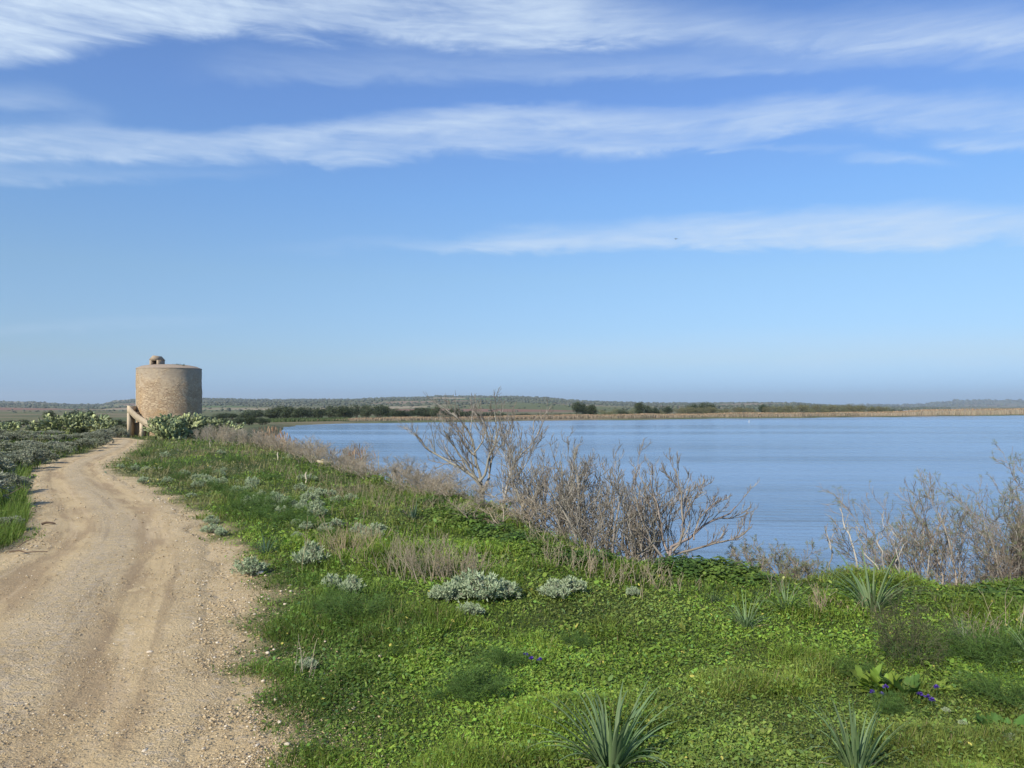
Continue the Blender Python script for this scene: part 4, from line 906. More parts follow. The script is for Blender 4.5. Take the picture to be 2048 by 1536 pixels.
# ---- asphodel rosettes
def asphodel(px, py, top, n, seed, label, col=(.16, .235, .105), L=None, w=.017, upright=0.):
    r = np.random.default_rng(seed); b_ = G(px, py); h = (py-top)/F*b_[1]; L = L or h*1.35
    root = empty('asphodel', b_); tag(root, label, 'plant', None)
    a = r.uniform(0, 6.283, n); q = r.random(n)**.65; q = q*(1-upright*.6)
    P = np.stack([.022*np.cos(a)*(1+q), .022*np.sin(a)*(1+q), np.full(n, -.01)], 1)*L/.45
    Ls = L*r.uniform(.62, 1.08, n)
    bent = r.random(n) < .22
    th0 = .06+q*.70+r.normal(0, .05, n); th1 = th0+.18+q*.85+np.where(bent, r.uniform(.6, 1.2, n), 0)
    mb = MB(); blades(mb, P, a, Ls, w*L/.42*r.uniform(.75, 1.3, n), th0, th1, 8, jit(r, col, n, .22, .06), fold=.45, taper=1.7)
    mb.build('leaves', M_asph, root)
    if n > 25:
        m_ = 7; a = r.uniform(0, 6.283, m_); mb = MB(); blades(mb, np.stack([.03*np.cos(a), .03*np.sin(a), np.zeros(m_)], 1), a, L*r.uniform(.3, .6, m_), w*.7, r.uniform(.9, 1.3, m_), r.uniform(1.5, 2.0, m_), 5, jit(r, (.42, .36, .22), m_)); mb.build('dead_leaves', M_dry, root)
    return root
asphodel(1222, 1533, 1372, 58, 1, 'largest strap-leaved rosette with arching side leaves, bottom centre', L=.48, w=.018)
asphodel(1712, 1548, 1418, 46, 2, 'upright strap-leaved rosette at the bottom right, second largest', L=.42, upright=.6, w=.016)
asphodel(1492, 1256, 1186, 46, 3, 'narrow-leaved rosette left of a row of three near the bank', w=.011)
asphodel(1572, 1222, 1160, 42, 4, 'narrow-leaved rosette in the middle of a row of three near the bank', w=.012)
asphodel(1744, 1218, 1140, 50, 5, 'broadest rosette near the bank edge below the white saplings', w=.014, L=.62)
asphodel(532, 1110, 1070, 40, 6, 'dark spiky rosette beside the gravel shoulder of the track', (.06, .11, .07), w=.014)
asphodel(826, 1040, 1003, 34, 7, 'dark spiky rosette beneath the tall bare fig, up the meadow', (.06, .11, .07), w=.016)
asphodel(1928, 1285, 1235, 36, 8, 'greyish thin-leaved rosette left of the right-edge fennel', (.13, .15, .10), w=.009)
asphodel(1425, 1208, 1168, 40, 9, 'dark grassy rosette left of the row of three near the bank', (.05, .09, .04), w=.008)
asphodel(2085, 1345, 1245, 34, 10, 'strap-leaved rosette cut by the right edge of the photo')
asphodel(700, 1215, 1160, 26, 12, 'grassy rosette behind the large dark fennel', (.07, .13, .03), w=.010)

# ---- broad-leaved plants
def rosette(px, py, n, L, seed, label, col, name='dock_plant', th=(.2, 1.3), aspect=.40, spread=.03):
    r = np.random.default_rng(seed); b_ = G(px, py); root = empty(name, b_); tag(root, label, 'plant')
    a = r.uniform(0, 6.283, n); t_ = r.uniform(th[0], th[1], n); Ls = L*r.uniform(.55, 1.1, n)
    P = np.stack([spread*np.cos(a), spread*np.sin(a), np.full(n, .005)], 1)
    mb = MB(); K = 7
    blades(mb, P, a, Ls, Ls*aspect, t_, t_+r.uniform(.2, .8, n), K, jit(r, col, n, .25, .08), fold=.25, taper=3.2)
    v = mb.v[0].reshape(n, K+1, 3, 3); f = 1+.18*np.sin(np.arange(K+1)*2.6)[None, :]+r.uniform(-.1, .1, (n, K+1)); f[:, 0] = .3
    mid_ = v[:, :, 1:2]; v[:] = mid_+(v-mid_)*f[..., None, None]; v[:, :, [0, 2], 2] += r.normal(0, .004, (n, K+1, 2))
    mb.v[0] = v.reshape(-1, 3).astype(np.float32); mb.build('leaves', M_leaf, root); return root
rosette(1768, 1385, 46, .155, 1, 'lime-green dock with large wavy leaves, left of the purple flowers', (.17, .25, .035))
rosette(1735, 1372, 12, .15, 2, 'small lime-green leafy plant touching the left of the dock', (.16, .23, .04))
rosette(1812, 1392, 16, .17, 3, 'darker green leafy plant touching the right of the dock', (.07, .13, .03))
rosette(1866, 1378, 4, .16, 4, 'single broad yellow-green leaf lying right of the dock', (.26, .33, .06), th=(1.1, 1.4))
rosette(2012, 1462, 46, .075, 5, 'round-leaved green plant near the lower right corner', (.09, .17, .04), aspect=.8, spread=.10)
rosette(1375, 1266, 6, .08, 6, 'tiny yellow-green sprout alone in the grass below the spiky row', (.25, .30, .07), th=(.1, .7))
rosette(1345, 1128, 8, .20, 7, 'upright dark green leaves sprouting at the foot of the sweeping fig', (.05, .10, .02), th=(.05, .6))
rosette(1418, 1182, 5, .12, 8, 'two bright upright leaves beside the dark grassy rosette', (.15, .22, .04), th=(.05, .4))
# ---- mallow mounds on the bank edge
def mound_proto(seed, col, n=1500, R=.34, H=.24):
    r = np.random.default_rng(seed); root = empty('leafy_mound', (0, 0, 0)); tag(root, 'x', 'plant'); mb = MB()
    d = rnd_dir(r, n); d[:, 2] = np.abs(d[:, 2]); lump = 1+.22*np.sin(d[:, 0]*6+seed)*np.sin(d[:, 1]*5+1)
    P = d*np.array([R, R, H])*(lump*r.uniform(.72, 1.05, n))[:, None]; a = r.uniform(0, 6.283, n)
    D = np.stack([np.cos(a), np.sin(a), r.uniform(-.4, .3, n)], 1)
    leaves(mb, P, D, d+[0, 0, .5]+r.normal(0, .55, (n, 3)), r.uniform(.022, .046, n), r.uniform(.022, .042, n), jit(r, col, n, .35, .08), .45); mb.build('leaves', M_leaf, root)
    mb = MB(); stems(r, mb, 40, .1, .2, (.08, .12, .04), .8, .003); mb.build('stem', M_leaf, root); return root
mp = [mound_proto(401, (.090, .155, .032)), mound_proto(402, (.075, .135, .030)), mound_proto(403, (.125, .190, .036))]; mu = [False]*3
for grp, lab, lst in [('leafy mounds along the near bank edge', 'dark leafy mound, {} of those lining the bank edge at the right', [(1352, 1142, 1.0), (1400, 1146, 1.05), (1452, 1148, 1.1), (1500, 1158, 1.0), (1540, 1166, .85), (1597, 1172, .75), (1645, 1176, .85), (1692, 1176, 1.0), (1730, 1172, .95), (1775, 1178, 1.0), (1822, 1186, .9), (1870, 1192, .8), (1925, 1198, .9), (1972, 1200, 1.0), (2020, 1200, 1.15), (2070, 1202, 1.2)]),
                      ('leafy mounds below the bare fig thicket', 'bright leafy mound, {} of those below the bare fig trees', [(868, 1008, 1.1), (890, 1030, 1.2), (925, 1045, 1.3), (960, 1050, 1.2), (985, 1072, 1.1), (1015, 1078, 1.2), (1045, 1092, 1.1), (1085, 1108, .9), (1130, 1118, .9), (1190, 1130, .9), (1250, 1136, .8)])]:
    for i, (px, py, s) in enumerate(sorted(lst)):
        b_ = G(px, py); place(mp, mu, int(rng.integers(3)), b_-[0, 0, .05 if px < 1480 else .10], rng.uniform(0, 6), (s*1.05, s*1.05, s*rng.uniform(.6, .95)*(1 if px < 1480 else .8)), lab.format(ordi(i)), 'plant', grp)

# ---- dry stalks
def stalks(px, py, top, n, seed, label, grp=None, col=(.36, .29, .20), lean=.35, r0=.0035, twigs=3, spread=.25):
    r = np.random.default_rng(seed); b_ = G(px, py); h = (py-top)/F*b_[1]; root = empty('dry_stalks', b_); tag(root, label, 'dry plant', grp)
    mb = MB(); S = np.stack([r.normal(0, spread*.5, n), r.normal(0, spread*.4, n), np.full(n, -.02)], 1); D = np.stack([r.normal(0, lean, n), r.normal(0, lean, n), np.ones(n)], 1); L = h*r.uniform(.5, 1.1, n)
    P, Dd = grow_branch(r, S, D, L, 5, .10, .3); rr = r0*r.uniform(.5, 1.4, n)[:, None]*(1-.6*np.linspace(0, 1, 6))[None]; tubes(mb, P, rr, 3, jit(r, col, n, .25)); 
    if twigs:
        S, nd, l, r2 = spawn(r, P, Dd, rr, L, twigs, (.3, .8), (.2, .45), .7, .35); P2, _ = grow_branch(r, S, nd, l, 3, .12, .3)
        tubes(mb, P2, np.maximum(r2, .0014)[:, None]*np.ones((1, 4)), 3, jit(r, col, len(P2), .25))
    mb.build('stalks', M_dry, root)
    return root
G1 = 'dry stalk clumps above the silvery cluster'
for i, (px, py, top, n) in enumerate([(806, 1150, 1075, 22), (835, 1158, 1060, 26), (868, 1160, 1080, 30), (895, 1158, 1075, 34), (925, 1160, 1085, 30), (948, 1150, 1095, 22)]): stalks(px, py, top, n, 500+i, 'clump of pale dry stalks above the silvery cluster, {}'.format(ordi(i)), G1, (.36, .31, .22), twigs=5, r0=.003)
G2 = 'dry stalk clumps between the spiky rosette and the silvery cluster'
for i, (px, py, top, n) in enumerate([(655, 1120, 1060, 14), (680, 1100, 1035, 16), (702, 1130, 1030, 16), (718, 1110, 1030, 14), (738, 1095, 1045, 12)]): stalks(px, py, top, n, 520+i, 'thin branching dry stalks right of the dark spiky rosette, {}'.format(ordi(i)), G2, (.38, .31, .20), twigs=4)
G3 = 'dry stalk clumps in front of the bare thicket'
for i, (px, py, top, n) in enumerate([(1080, 1100, 1050, 16), (1115, 1130, 1065, 20), (1150, 1140, 1085, 18), (1190, 1150, 1090, 18), (1235, 1170, 1105, 20), (1280, 1160, 1110, 18), (1310, 1175, 1125, 14), (1345, 1180, 1135, 10)]): stalks(px, py, top, n, 540+i, 'sparse pale dry stalks in front of the bare thicket, {}'.format(ordi(i)), G3, (.38, .325, .225), twigs=3)
G4 = 'dry stalk clumps up the meadow'
for i, (px, py, top, n) in enumerate(sorted([(690, 990, 955, 40), (725, 1000, 960, 44), (760, 1010, 975, 40), (800, 1020, 985, 36), (740, 1030, 1000, 34), (560, 945, 920, 40), (610, 960, 930, 36), (500, 915, 895, 40), (420, 905, 885, 40), (660, 965, 940, 40), (850, 1000, 965, 40), (900, 1022, 985, 40), (640, 1000, 975, 22), (350, 900, 880, 30), (300, 925, 905, 30)])): stalks(px, py, top, n, 560+i, 'hazy patch of fine dry grass up the meadow, {}'.format(ordi(i)), G4, (.35, .29, .20), twigs=3, r0=.003, spread=.8)
stalks(604, 1356, 1270, 7, 590, 'few thin dry stalks at the track edge below the pale stones', None, (.42, .38, .28), .35, .003, 1, .06)
stalks(1282, 1200, 1135, 2, 591, 'single pale upright dry stalk right of the silvery pair', None, (.5, .43, .30), .08, .004, 0, .03)
stalks(1642, 1225, 1160, 16, 592, 'forked straw-coloured stalks between two spiky rosettes', None, (.38, .31, .21), .4, .0032, 3, .10)
stalks(1700, 1225, 1180, 14, 593, 'tangled straw lying at the left foot of the broadest bank rosette', None, (.40, .33, .21), 1.4, .004, 2, .16)
stalks(1765, 1235, 1205, 10, 594, 'bent straw lying at the right foot of the broadest bank rosette', None, (.40, .33, .21), 1.8, .004, 1, .12)
stalks(1962, 1285, 1215, 16, 595, 'greyish dry stalks behind the thin-leaved rosette at the right', None, (.34, .28, .21), .4, .003, 4, .12)
stalks(2020, 1265, 1180, 8, 596, 'tall thin dry stalks at the right edge before the leafy mounds', None, (.42, .36, .25), .25, .003, 2, .15)
stalks(1560, 1195, 1140, 8, 597, 'few thin stalks behind the middle spiky rosette', None, (.36, .31, .22), .25, .003, 2, .15)
for px, py, h_, lb in [(555.5, 920, 15, 'short white dead stem, left of a pair below the brown reeds'), (589, 909, 11, 'short white dead stem, right of a pair below the brown reeds'), (612, 966, 22, 'pale upright dead stem among the silvery plants'), (420, 895, 13, 'pale dead stem nearest the cactus thicket')]:
    b_ = G(px, py); h = h_/F*b_[1]; mb = MB(); P = np.array([[[0, 0, -.05], [.01, 0, h*.35], [-.015, .01, h*.7], [.01, 0, h]]]); tubes(mb, P, np.array([[.026, .022, .02, .014]]), 7, (.50, .44, .34)); o = mb.build('dead_stem', M_bark); o.location = b_; tag(o, lb, 'dead stem')

# ---- shrubs along the bank
DB = [(405, 884, 852, 1.2), (440, 888, 850, 1.4), (470, 892, 850, 1.5), (500, 898, 856, 1.4), (532, 902, 862, 1.3), (565, 908, 870, 1.2), (600, 918, 880, 1.1), (628, 926, 884, 1.1), (652, 932, 874, 1.2), (678, 942, 890, 1.1), (705, 952, 902, 1.1), (733, 958, 915, 1.0), (765, 968, 925, 1.0), (792, 976, 908, 1.0), (822, 984, 925, 1.0), (850, 992, 940, 1.0), (878, 1000, 946, 1.0), (905, 1012, 955, .9), (935, 1022, 962, .9), (985, 1050, 985, .8), (1045, 1080, 1000, .8)]
for i, (px, py, top, w) in enumerate(DB):
    Yd = float(gp(px, py)[1])*1.03+.6; b_ = onY(px, Yd); h = CH-(top-HY)/F*Yd-b_[2]
    place(dv, used, i % 3, b_, rng.uniform(0, 6), (w*1.15, w*1.15, h/1.0), 'tangled grey-brown dry shrub on the bank, {} along the bank line'.format(ordi(i)), 'shrub', 'dry shrubs along the bank')
for i in range(len(dv)): pass
# ---- saltbushes on the left
def salt_proto(seed, col=(.29, .31, .22)):
    r = np.random.default_rng(seed); root = empty('saltbush', (0, 0, 0)); tag(root, 'x', 'shrub'); mb = MB()
    lob = [(r.uniform(-.3, .3), r.uniform(-.3, .3), r.uniform(.3, .6), r.uniform(.2, .34), r.uniform(.2, .34), r.uniform(.25, .42)) for i in range(9)]+[(0, 0, .35, .45, .45, .42)]
    lob = np.array(lob); n = 520; idx = r.integers(0, len(lob), n); d = rnd_dir(r, n); d[:, 2] = np.where(d[:, 2] < -.3, -d[:, 2], d[:, 2])
    P = lob[idx, :3]+d*lob[idx, 3:]*r.uniform(.75, 1.08, (n, 1)); P[:, 2] = np.maximum(P[:, 2], .02)
    tuft_cloud(r, mb, P, norm(d+[0, 0, .4]), 13, .085, .026, .6, col, v=.25, hue=.05); mb.build('foliage', M_silver, root)
    mb = MB(); stems(r, mb, 22, .25, .75, (.2, .17, .13), .5, .012); mb.build('branches', M_bark, root); return root
salt = [salt_proto(601), salt_proto(602, (.25, .265, .19)), salt_proto(603, (.33, .345, .26))]; sau = [False]*3
SB = [(-60, 1020, 930, 1.4), (-110, 980, 900, 1.6), (8, 990, 945, .75), (38, 985, 952, .5), (-30, 960, 905, 1.5), (5, 945, 895, 1.3), (45, 938, 897, 1.2), (78, 928, 893, 1.2), (20, 918, 880, 1.5), (60, 912, 878, 1.5), (100, 915, 884, 1.3), (128, 908, 880, 1.3), (155, 903, 876, 1.3), (182, 897, 872, 1.3), (204, 890, 864, 1.4), (-20, 900, 868, 2.0), (25, 895, 866, 2.0), (70, 893, 866, 2.0), (110, 890, 868, 1.8), (145, 887, 866, 1.8), (178, 884, 862, 1.8), (212, 880, 856, 1.5), (232, 876, 852, 1.5), (-80, 890, 862, 2.2), (40, 884, 860, 2.2), (90, 882, 860, 2.2), (240, 872, 850, 1.3), (-20, 884, 858, 2.2), (10, 1062, 1030, .45)]
SB.sort()
for i, (px, py, top, w) in enumerate(SB):
    Yd = float(gp(px, py)[1]); b_ = onY(px, Yd); h = CH-(top-HY)/F*Yd-b_[2]
    place(salt, sau, i % 3, b_-[0, 0, .05], rng.uniform(0, 6), (w*.9, w*.9, h+.05), 'grey-green saltbush left of the track, {} in the hedge-like mass'.format(ordi(i)) if i < 30 else 'x', 'shrub', 'saltbushes left of the track')
# tall grass on the left verge
n = 26000; px = rng.uniform(-120, 300, n); py = rng.uniform(895, 1110, n); Yv = CH/((py-HY)/F-SL); Xv = (px-1024)/F*Yv
rs = road_sd(Xv, Yv); k = (Xv < -4-.45*Yv+3.2) & (rs > .02) & (rs < .15+1.5*rng.random(n)) & (Xv < np.interp(Yv, RL[:, 1], RL[:, 0])+.0); Xv, Yv = Xv[k], Yv[k]; n = len(Xv); Zv = Hh(Xv, Yv); s_ = scale_Y(Yv, .5)
mb = MB(); blades(mb, np.stack([Xv, Yv, Zv-.02], 1), rng.uniform(0, 6.283, n), rng.uniform(.12, .30, n)*s_*.8, .006*s_, rng.uniform(0, .4, n), rng.uniform(.5, 1.5, n), 3, jit(rng, (.125, .185, .04), n, .35, .1))
o = mb.build('verge_grass', M_grass); tag(o, 'taller green grass along the left verge of the track', 'grass', kind='stuff')

# ---- prickly pears
def pad_cloud(r, mb, n_base, levels, size, col):
    def pads(C_, U, S):
        N = len(C_); nu, nv = 8, 5; Fw = norm(np.cross(U, rnd_dir(r, N))); Sd = np.cross(U, Fw)
        th = np.linspace(.12, pi-.12, nv); ph = np.arange(nu)*2*pi/nu
        g = np.stack([np.outer(np.sin(th), np.cos(ph)), np.outer(np.sin(th), np.sin(ph)), np.outer(-np.cos(th), np.ones(nu))], -1).reshape(-1, 3)
        g[:, 2] = (g[:, 2]+1)/2; g[:, 0] *= .36*(.75+.35*g[:, 2]); g[:, 1] *= .065
        V = C_[:, None]+S[:, None, None]*(g[None, :, 0:1]*Sd[:, None]+g[None, :, 1:2]*Fw[:, None]+g[None, :, 2:3]*U[:, None])
        i = np.arange(nv-1)[:, None]*nu; j = np.arange(nu)[None]; j2 = (j+1) % nu; q = np.stack([i+j, i+nu+j, i+nu+j2, i+j2], -1).reshape(-1, 4)
        yl = (r.random(N) < .22)[:, None]; cc = np.where(yl, np.array([.34, .38, .16]), np.array(col))*r.uniform(.75, 1.3, (N, 1))
        mb.add(V.reshape(-1, 3), (np.arange(N)[:, None, None]*nu*nv+q[None]).reshape(-1, 4), np.repeat(cc, len(q), 0))
        mb.f[4][-1] = mb.f[4][-1]
        return Sd
    C_ = np.stack([r.normal(0, .35, n_base), r.normal(0, .3, n_base), r.uniform(0, .15, n_base)], 1); U = norm(np.stack([r.normal(0, .35, n_base), r.normal(0, .35, n_base), np.ones(n_base)], 1)); S = size*r.uniform(.85, 1.2, n_base)
    for l in range(levels):
        Sd = pads(C_, U, S); nb = 2; idx = np.repeat(np.arange(len(C_)), nb); kk = r.random(len(idx)) < (.95 if l < 2 else .68); idx = idx[kk]
        a = r.uniform(-.9, .9, len(idx)); tip = C_[idx]+S[idx, None]*(U[idx]*(np.cos(a)*.5+.45)[:, None]+Sd[idx]*(np.sin(a)*.34)[:, None])
        U2 = norm(U[idx]*np.cos(a)[:, None]+Sd[idx]*np.sin(a)[:, None]*.9+r.normal(0, .28, (len(idx), 3))+[0, 0, .28]); C_, U, S = tip, U2, S[idx]*r.uniform(.8, 1.02, len(idx))
        if len(C_) > 120: sel = r.choice(len(C_), 120, replace=False); C_, U, S = C_[sel], U[sel], S[sel]
    pads(C_, U, S)
def cactus_proto(seed, col):
    r = np.random.default_rng(seed); root = empty('prickly_pear', (0, 0, 0)); tag(root, 'x', 'cactus'); mb = MB(); pad_cloud(r, mb, 9, 5, .46, col); mb.build('pads', M_cactus, root)
    z = max(v[:, 2].max() for v in mb.v); root['h'] = float(z); mb = MB(); stems(r, mb, 8, .6, .7, (.25, .22, .15), .4, .07); mb.build('trunk', M_bark, root); return root
cp = [cactus_proto(701, (.15, .18, .085)), cactus_proto(702, (.13, .17, .08)), cactus_proto(703, (.18, .205, .10))]; cu = [False]*3; chh = [p['h'] for p in cp]
for p in cp: del p['h']
for i, (px, Yd, top, w, lb) in enumerate([(320, 57, 832, .8, 'prickly pear at the foot of the outside stair, leftmost before the tower'), (342, 58, 826, 1.0, 'prickly pear in front of the tower, second from the stair'), (365, 58, 824, 1.1, 'prickly pear in front of the tower, third from the stair'), (392, 59, 824, 1.0, 'prickly pear in front of the right edge of the tower'), (352, 56, 838, 1.0, 'low prickly pear in front of the tower cluster'),
        (328, 56, 842, .8, 'low prickly pear close to the track, in front of the stair'), (425, 66, 834, .9, 'yellowish prickly pear just right of the tower'), (446, 66, 840, .7, 'small yellowish prickly pear farthest right of the tower'),
        (112, 62, 826, 1.0, 'prickly pear left of the track, leftmost of the tall group'), (140, 62, 824, 1.1, 'prickly pear left of the track, second of the tall group'), (168, 63, 822, 1.1, 'tallest prickly pear left of the track'), (198, 62, 828, 1.0, 'prickly pear left of the track, nearest the stair'), (214, 60, 838, .7, 'low prickly pear at the right end of the left group'), (12, 66, 842, .9, 'low prickly pear at the left edge of the photo'), (78, 64, 840, .8, 'low prickly pear between the left edge and the tall group')]):
    b_ = onY(px, Yd); h = CH-(top-HY)/F*Yd-b_[2]; j = i % 3; place(cp, cu, j, b_-[0, 0, .1], rng.uniform(0, 6), (w, w, (h+.1)/chh[j]), lb, 'cactus')

# ---- reeds
def reed_bed(name, X, Y, Z, h, w, col, label, v=.25):
    n = len(X); mb = MB(); r = rng
    blades(mb, np.stack([X, Y, Z], 1), r.uniform(0, 6.283, n), h*r.uniform(.6, 1.08, n), w*r.uniform(.6, 1.4, n), r.uniform(0, .08, n), r.uniform(.05, .35, n), 2, jit(r, col, n, v, .06), taper=4)
    k = r.random(n) < .35; top = np.stack([X, Y, Z+h*.82], 1)[k]; m_ = k.sum()
    blades(mb, top, r.uniform(0, 6.283, m_), h[k]*.22, w*2.2, r.uniform(0, .3, m_), r.uniform(.3, .8, m_), 2, jit(r, np.array(col)*[1.0, .85, .75], m_, v, .05), taper=2)
    o = mb.build(name, M_dry); tag(o, label, 'reeds', kind='stuff')
px = np.concatenate([rng.normal(545, 24, 300), rng.normal(575, 28, 200), rng.normal(712, 16, 150), rng.normal(640, 50, 160)]); Yd = np.interp(px, [480, 520, 600, 700, 760], [48, 40, 31, 24, 21])+rng.normal(1.2, .8, len(px)); X = (px-1024)/F*Yd
tp = np.interp(px, [480, 520, 550, 580, 610, 690, 712, 735, 760], [870, 850, 852, 866, 890, 895, 878, 890, 905]); Z = Hh(X, Yd); h = np.maximum(CH-(tp-HY)/F*Yd-Z, .4)*rng.uniform(.55, 1.12, len(px))
reed_bed('reeds', X, Yd, Z-.1, h, .02, (.33, .25, .17), 'brown dry reeds standing on the near bank')
n = 60000; pxs = rng.uniform(560, 2800, n); Xs = (pxs-1024)/F*300; 
def shore_at(px):                                 # distance of the far shore line along a pixel column
    Yv = np.full(len(px), 230.)
    for _ in range(12): Yv = .5*Yv+.5*shore_Y((px-1024)/F*Yv)
    return Yv
ys_ = shore_at(pxs); w_ = np.interp(pxs, [560, 650, 720, 1500, 1780, 1820, 2048, 2800], [.0, .25, 1, 1, 1, 1, 1, 1])
k = rng.random(n) < w_; pxs, ys_ = pxs[k], ys_[k]; Yd = ys_+2+np.abs(rng.normal(0, 1, len(ys_)))*np.interp(pxs, [600, 1700, 1850, 2800], [5, 7, 40, 60]); X = (pxs-1024)/F*Yd; Z = Hh(X, Yd, False)
tpy = np.interp(pxs, [560, 650, 720, 1000, 1200, 1500, 1780, 1850, 2048, 2800], [846, 841, 837, 833, 830, 826.5, 824.5, 821, 818.5, 816]); h = (CH-(tpy-HY)/F*ys_)-Z+.2; h = np.maximum(h*(.80+.50*fnoise(X, Yd, 12, 91, 3)), .7)
reed_bed('reeds', X, Yd, Z-.2, h, .14, (.35, .295, .215), 'straw-coloured reed bed along the far shore', .22)
# green marsh left of the reed bed
n = 9000; pxs = rng.uniform(480, 700, n); Yd = shore_at(pxs)+rng.uniform(1, 35, n); X = (pxs-1024)/F*Yd; Z = Hh(X, Yd, False)
mb = MB(); blades(mb, np.stack([X, Yd, Z-.1], 1), rng.uniform(0, 6.283, n), rng.uniform(.4, 1.0, n), .22, .1, .6, 2, jit(rng, (.09, .125, .05), n, .3)); o = mb.build('marsh_grass', M_grass); tag(o, 'green marsh grass at the left end of the far shore', 'grass', kind='stuff')

# ---- far trees
def tree_proto(seed, col, ht=1., wide=.5, name='tree', leaf=.055, n=2600, base=.12, trunk=True):
    r = np.random.default_rng(seed); root = empty(name, (0, 0, 0)); tag(root, 'x', 'tree'); mb = MB()
    m_ = 11; lob = []
    for i in range(m_):
        a = r.uniform(0, 6.28); q = r.uniform(.1, .62)*wide; z = r.uniform(base+.2, .84); rr = r.uniform(.16, .27)*(1.2-.5*abs(z-.5))
        lob.append((q*math.cos(a), q*math.sin(a), z, rr*wide*1.7, rr*wide*1.7, rr*.85))
    lob.append((0, 0, .5, wide*.62, wide*.62, .33)); lob.append((r.uniform(-.1, .1), 0, .86, .13, .13, .14))
    leaf_cloud(r, mb, lob, n, leaf, col, .4, .07, .35); mb.build('crown', M_tree, root)
    mb = MB(); S = np.zeros((5, 3)); S[:, 2] = -.03; D = np.concatenate([[[.02, 0, 1]], norm(np.stack([r.normal(0, .5, 4), r.normal(0, .5, 4), np.ones(4)], 1))]); L = np.array([.8, .6, .6, .55, .55])
    P, _ = grow_branch(r, S, D, L, 5, .08, .4); tubes(mb, P, np.array([.03, .02, .018, .018, .016])[:, None]*(1-.7*np.linspace(0, 1, 6))[None], 5, (.16, .13, .10)); mb.build('trunk', M_bark, root); return root
DK = (.075, .095, .050); OL = (.16, .165, .09)
tp_ = [tree_proto(801, DK), tree_proto(802, (.062, .080, .038), wide=.42), tree_proto(803, (.048, .066, .032), wide=.6), tree_proto(804, OL, wide=.75, base=0.), tree_proto(805, (.155, .150, .082), wide=.85, base=0.), tree_proto(806, (.05, .065, .035), wide=.8, base=0.)]; tu = [False]*6
def dims(o):
    v = [np.array(q.co) for c in o.children for q in c.data.vertices]; v = np.array(v); return max(np.ptp(np.quantile(v[:, 0], [.02, .98])), np.ptp(np.quantile(v[:, 1], [.02, .98]))), v[:, 2].max()
TD = [dims(o) for o in tp_]
def far_tree(px, top, wpx, Yd, kind_, label, grp, cat='tree'):
    b_ = onY(px, Yd); h = CH-(top-HY)/F*Yd-b_[2]; wm = wpx/F*Yd
    wd, ht_ = TD[kind_]
    place(tp_, tu, kind_, b_-[0, 0, .1], rng.uniform(0, 6), (wm/wd, wm/wd, (h+.1)/ht_), label, cat, grp)
r = np.random.default_rng(900)
belt = []
for px in np.arange(415, 1000, 13.5):
    pxx = px+r.uniform(-5, 5); top = np.interp(pxx, [415, 450, 470, 520, 560, 600, 640, 700, 760, 780, 800, 850, 900, 930, 960, 1000], [834, 825, 823, 819, 813, 815, 813, 810, 809, 815, 817, 813, 815, 820, 824, 828])+r.uniform(-2.5, 3.5)
    belt.append((pxx, top, r.uniform(18, 38), float(shore_at(np.array([max(pxx, 600.)]))[0])+r.uniform(28, 60), [0, 1, 2][r.integers(3)]))
for i, (px, top, w, Yd, kd) in enumerate(sorted(belt)):
    lb = 'dark tree in the far belt, '+('{} from the tower'.format('first' if i == 0 else ORD[i]) if i < 30 else '{} from its right end'.format('first' if len(belt)-1-i == 0 else ORD[len(belt)-1-i]))
    far_tree(px, top, w, Yd, kd, lb, 'trees of the far belt')
for i, (px, w) in enumerate([(1005, 26), (1028, 26), (1052, 26), (1076, 26), (1098, 24), (1120, 24), (1140, 22)]): far_tree(px, 826+r.uniform(-.8, 1), w, 300, 5, 'low dark hedge bush left of the lone round tree, {}'.format(ordi(i)), 'low hedge bushes on the far shore', 'shrub')
for px, top, w, kd, lb in [(1157, 801, 28, 2, 'tallest round dark tree standing alone on the far shore'), (1170, 806, 16, 0, 'dark tree leaning against the tallest lone one on its right'), (1186, 808, 20, 1, 'smaller dark tree just right of the tallest lone one'), (1281, 803, 22, 1, 'tall narrow grey-green tree right of the lone pair'), (1298, 810, 18, 0, 'mid-size tree touching the tall narrow one on its right'),
                           (1310, 813, 18, 2, 'low tree second right of the tall narrow one'), (1335, 810, 22, 2, 'round dark tree between the narrow tree and the hump of bushes'), (1322, 818, 22, 3, 'olive bush at the left foot of the round dark tree'), (1388, 806, 26, 2, 'dark tree on the left of the hump of bushes'), (1408, 803, 24, 0, 'dark tree crowning the hump of bushes'), (1425, 806, 20, 2, 'dark tree on the right of the hump of bushes'),
                           (1527, 807, 20, 2, 'small dark tree at the left end of the long olive hedge'), (1786, 817, 22, 5, 'dark low bush, left of two beyond the olive hedge'), (1802, 819, 18, 5, 'dark low bush, right of two beyond the olive hedge')]:
    far_tree(px, top, w, float(shore_at(np.array([px*1.]))[0])+45, kd, lb, None)
sh = [(1208, 818, 22, 3), (1226, 816, 22, 3), (1246, 815, 24, 5), (1262, 816, 20, 3), (1360, 815, 26, 4), (1375, 812, 26, 4), (1395, 814, 28, 4), (1418, 812, 28, 4), (1438, 815, 22, 3), (1455, 816, 24, 4), (1475, 813, 26, 4), (1495, 815, 26, 4), (1512, 818, 20, 3)]
for i, (px, top, w, kd) in enumerate(sh): far_tree(px, top, w, float(shore_at(np.array([px*1.]))[0])+30, kd, 'olive-green bush on the far shore behind the reeds, {}'.format(ordi(i)), 'olive bushes on the far shore', 'shrub')
hd_ = [(1540+i*15.5+r.uniform(-3, 3), np.interp(i, [0, 3, 8, 12, 15], [812, 808.5, 808, 810, 812])+r.uniform(-.8, 1), r.uniform(24, 30)) for i in range(16)]
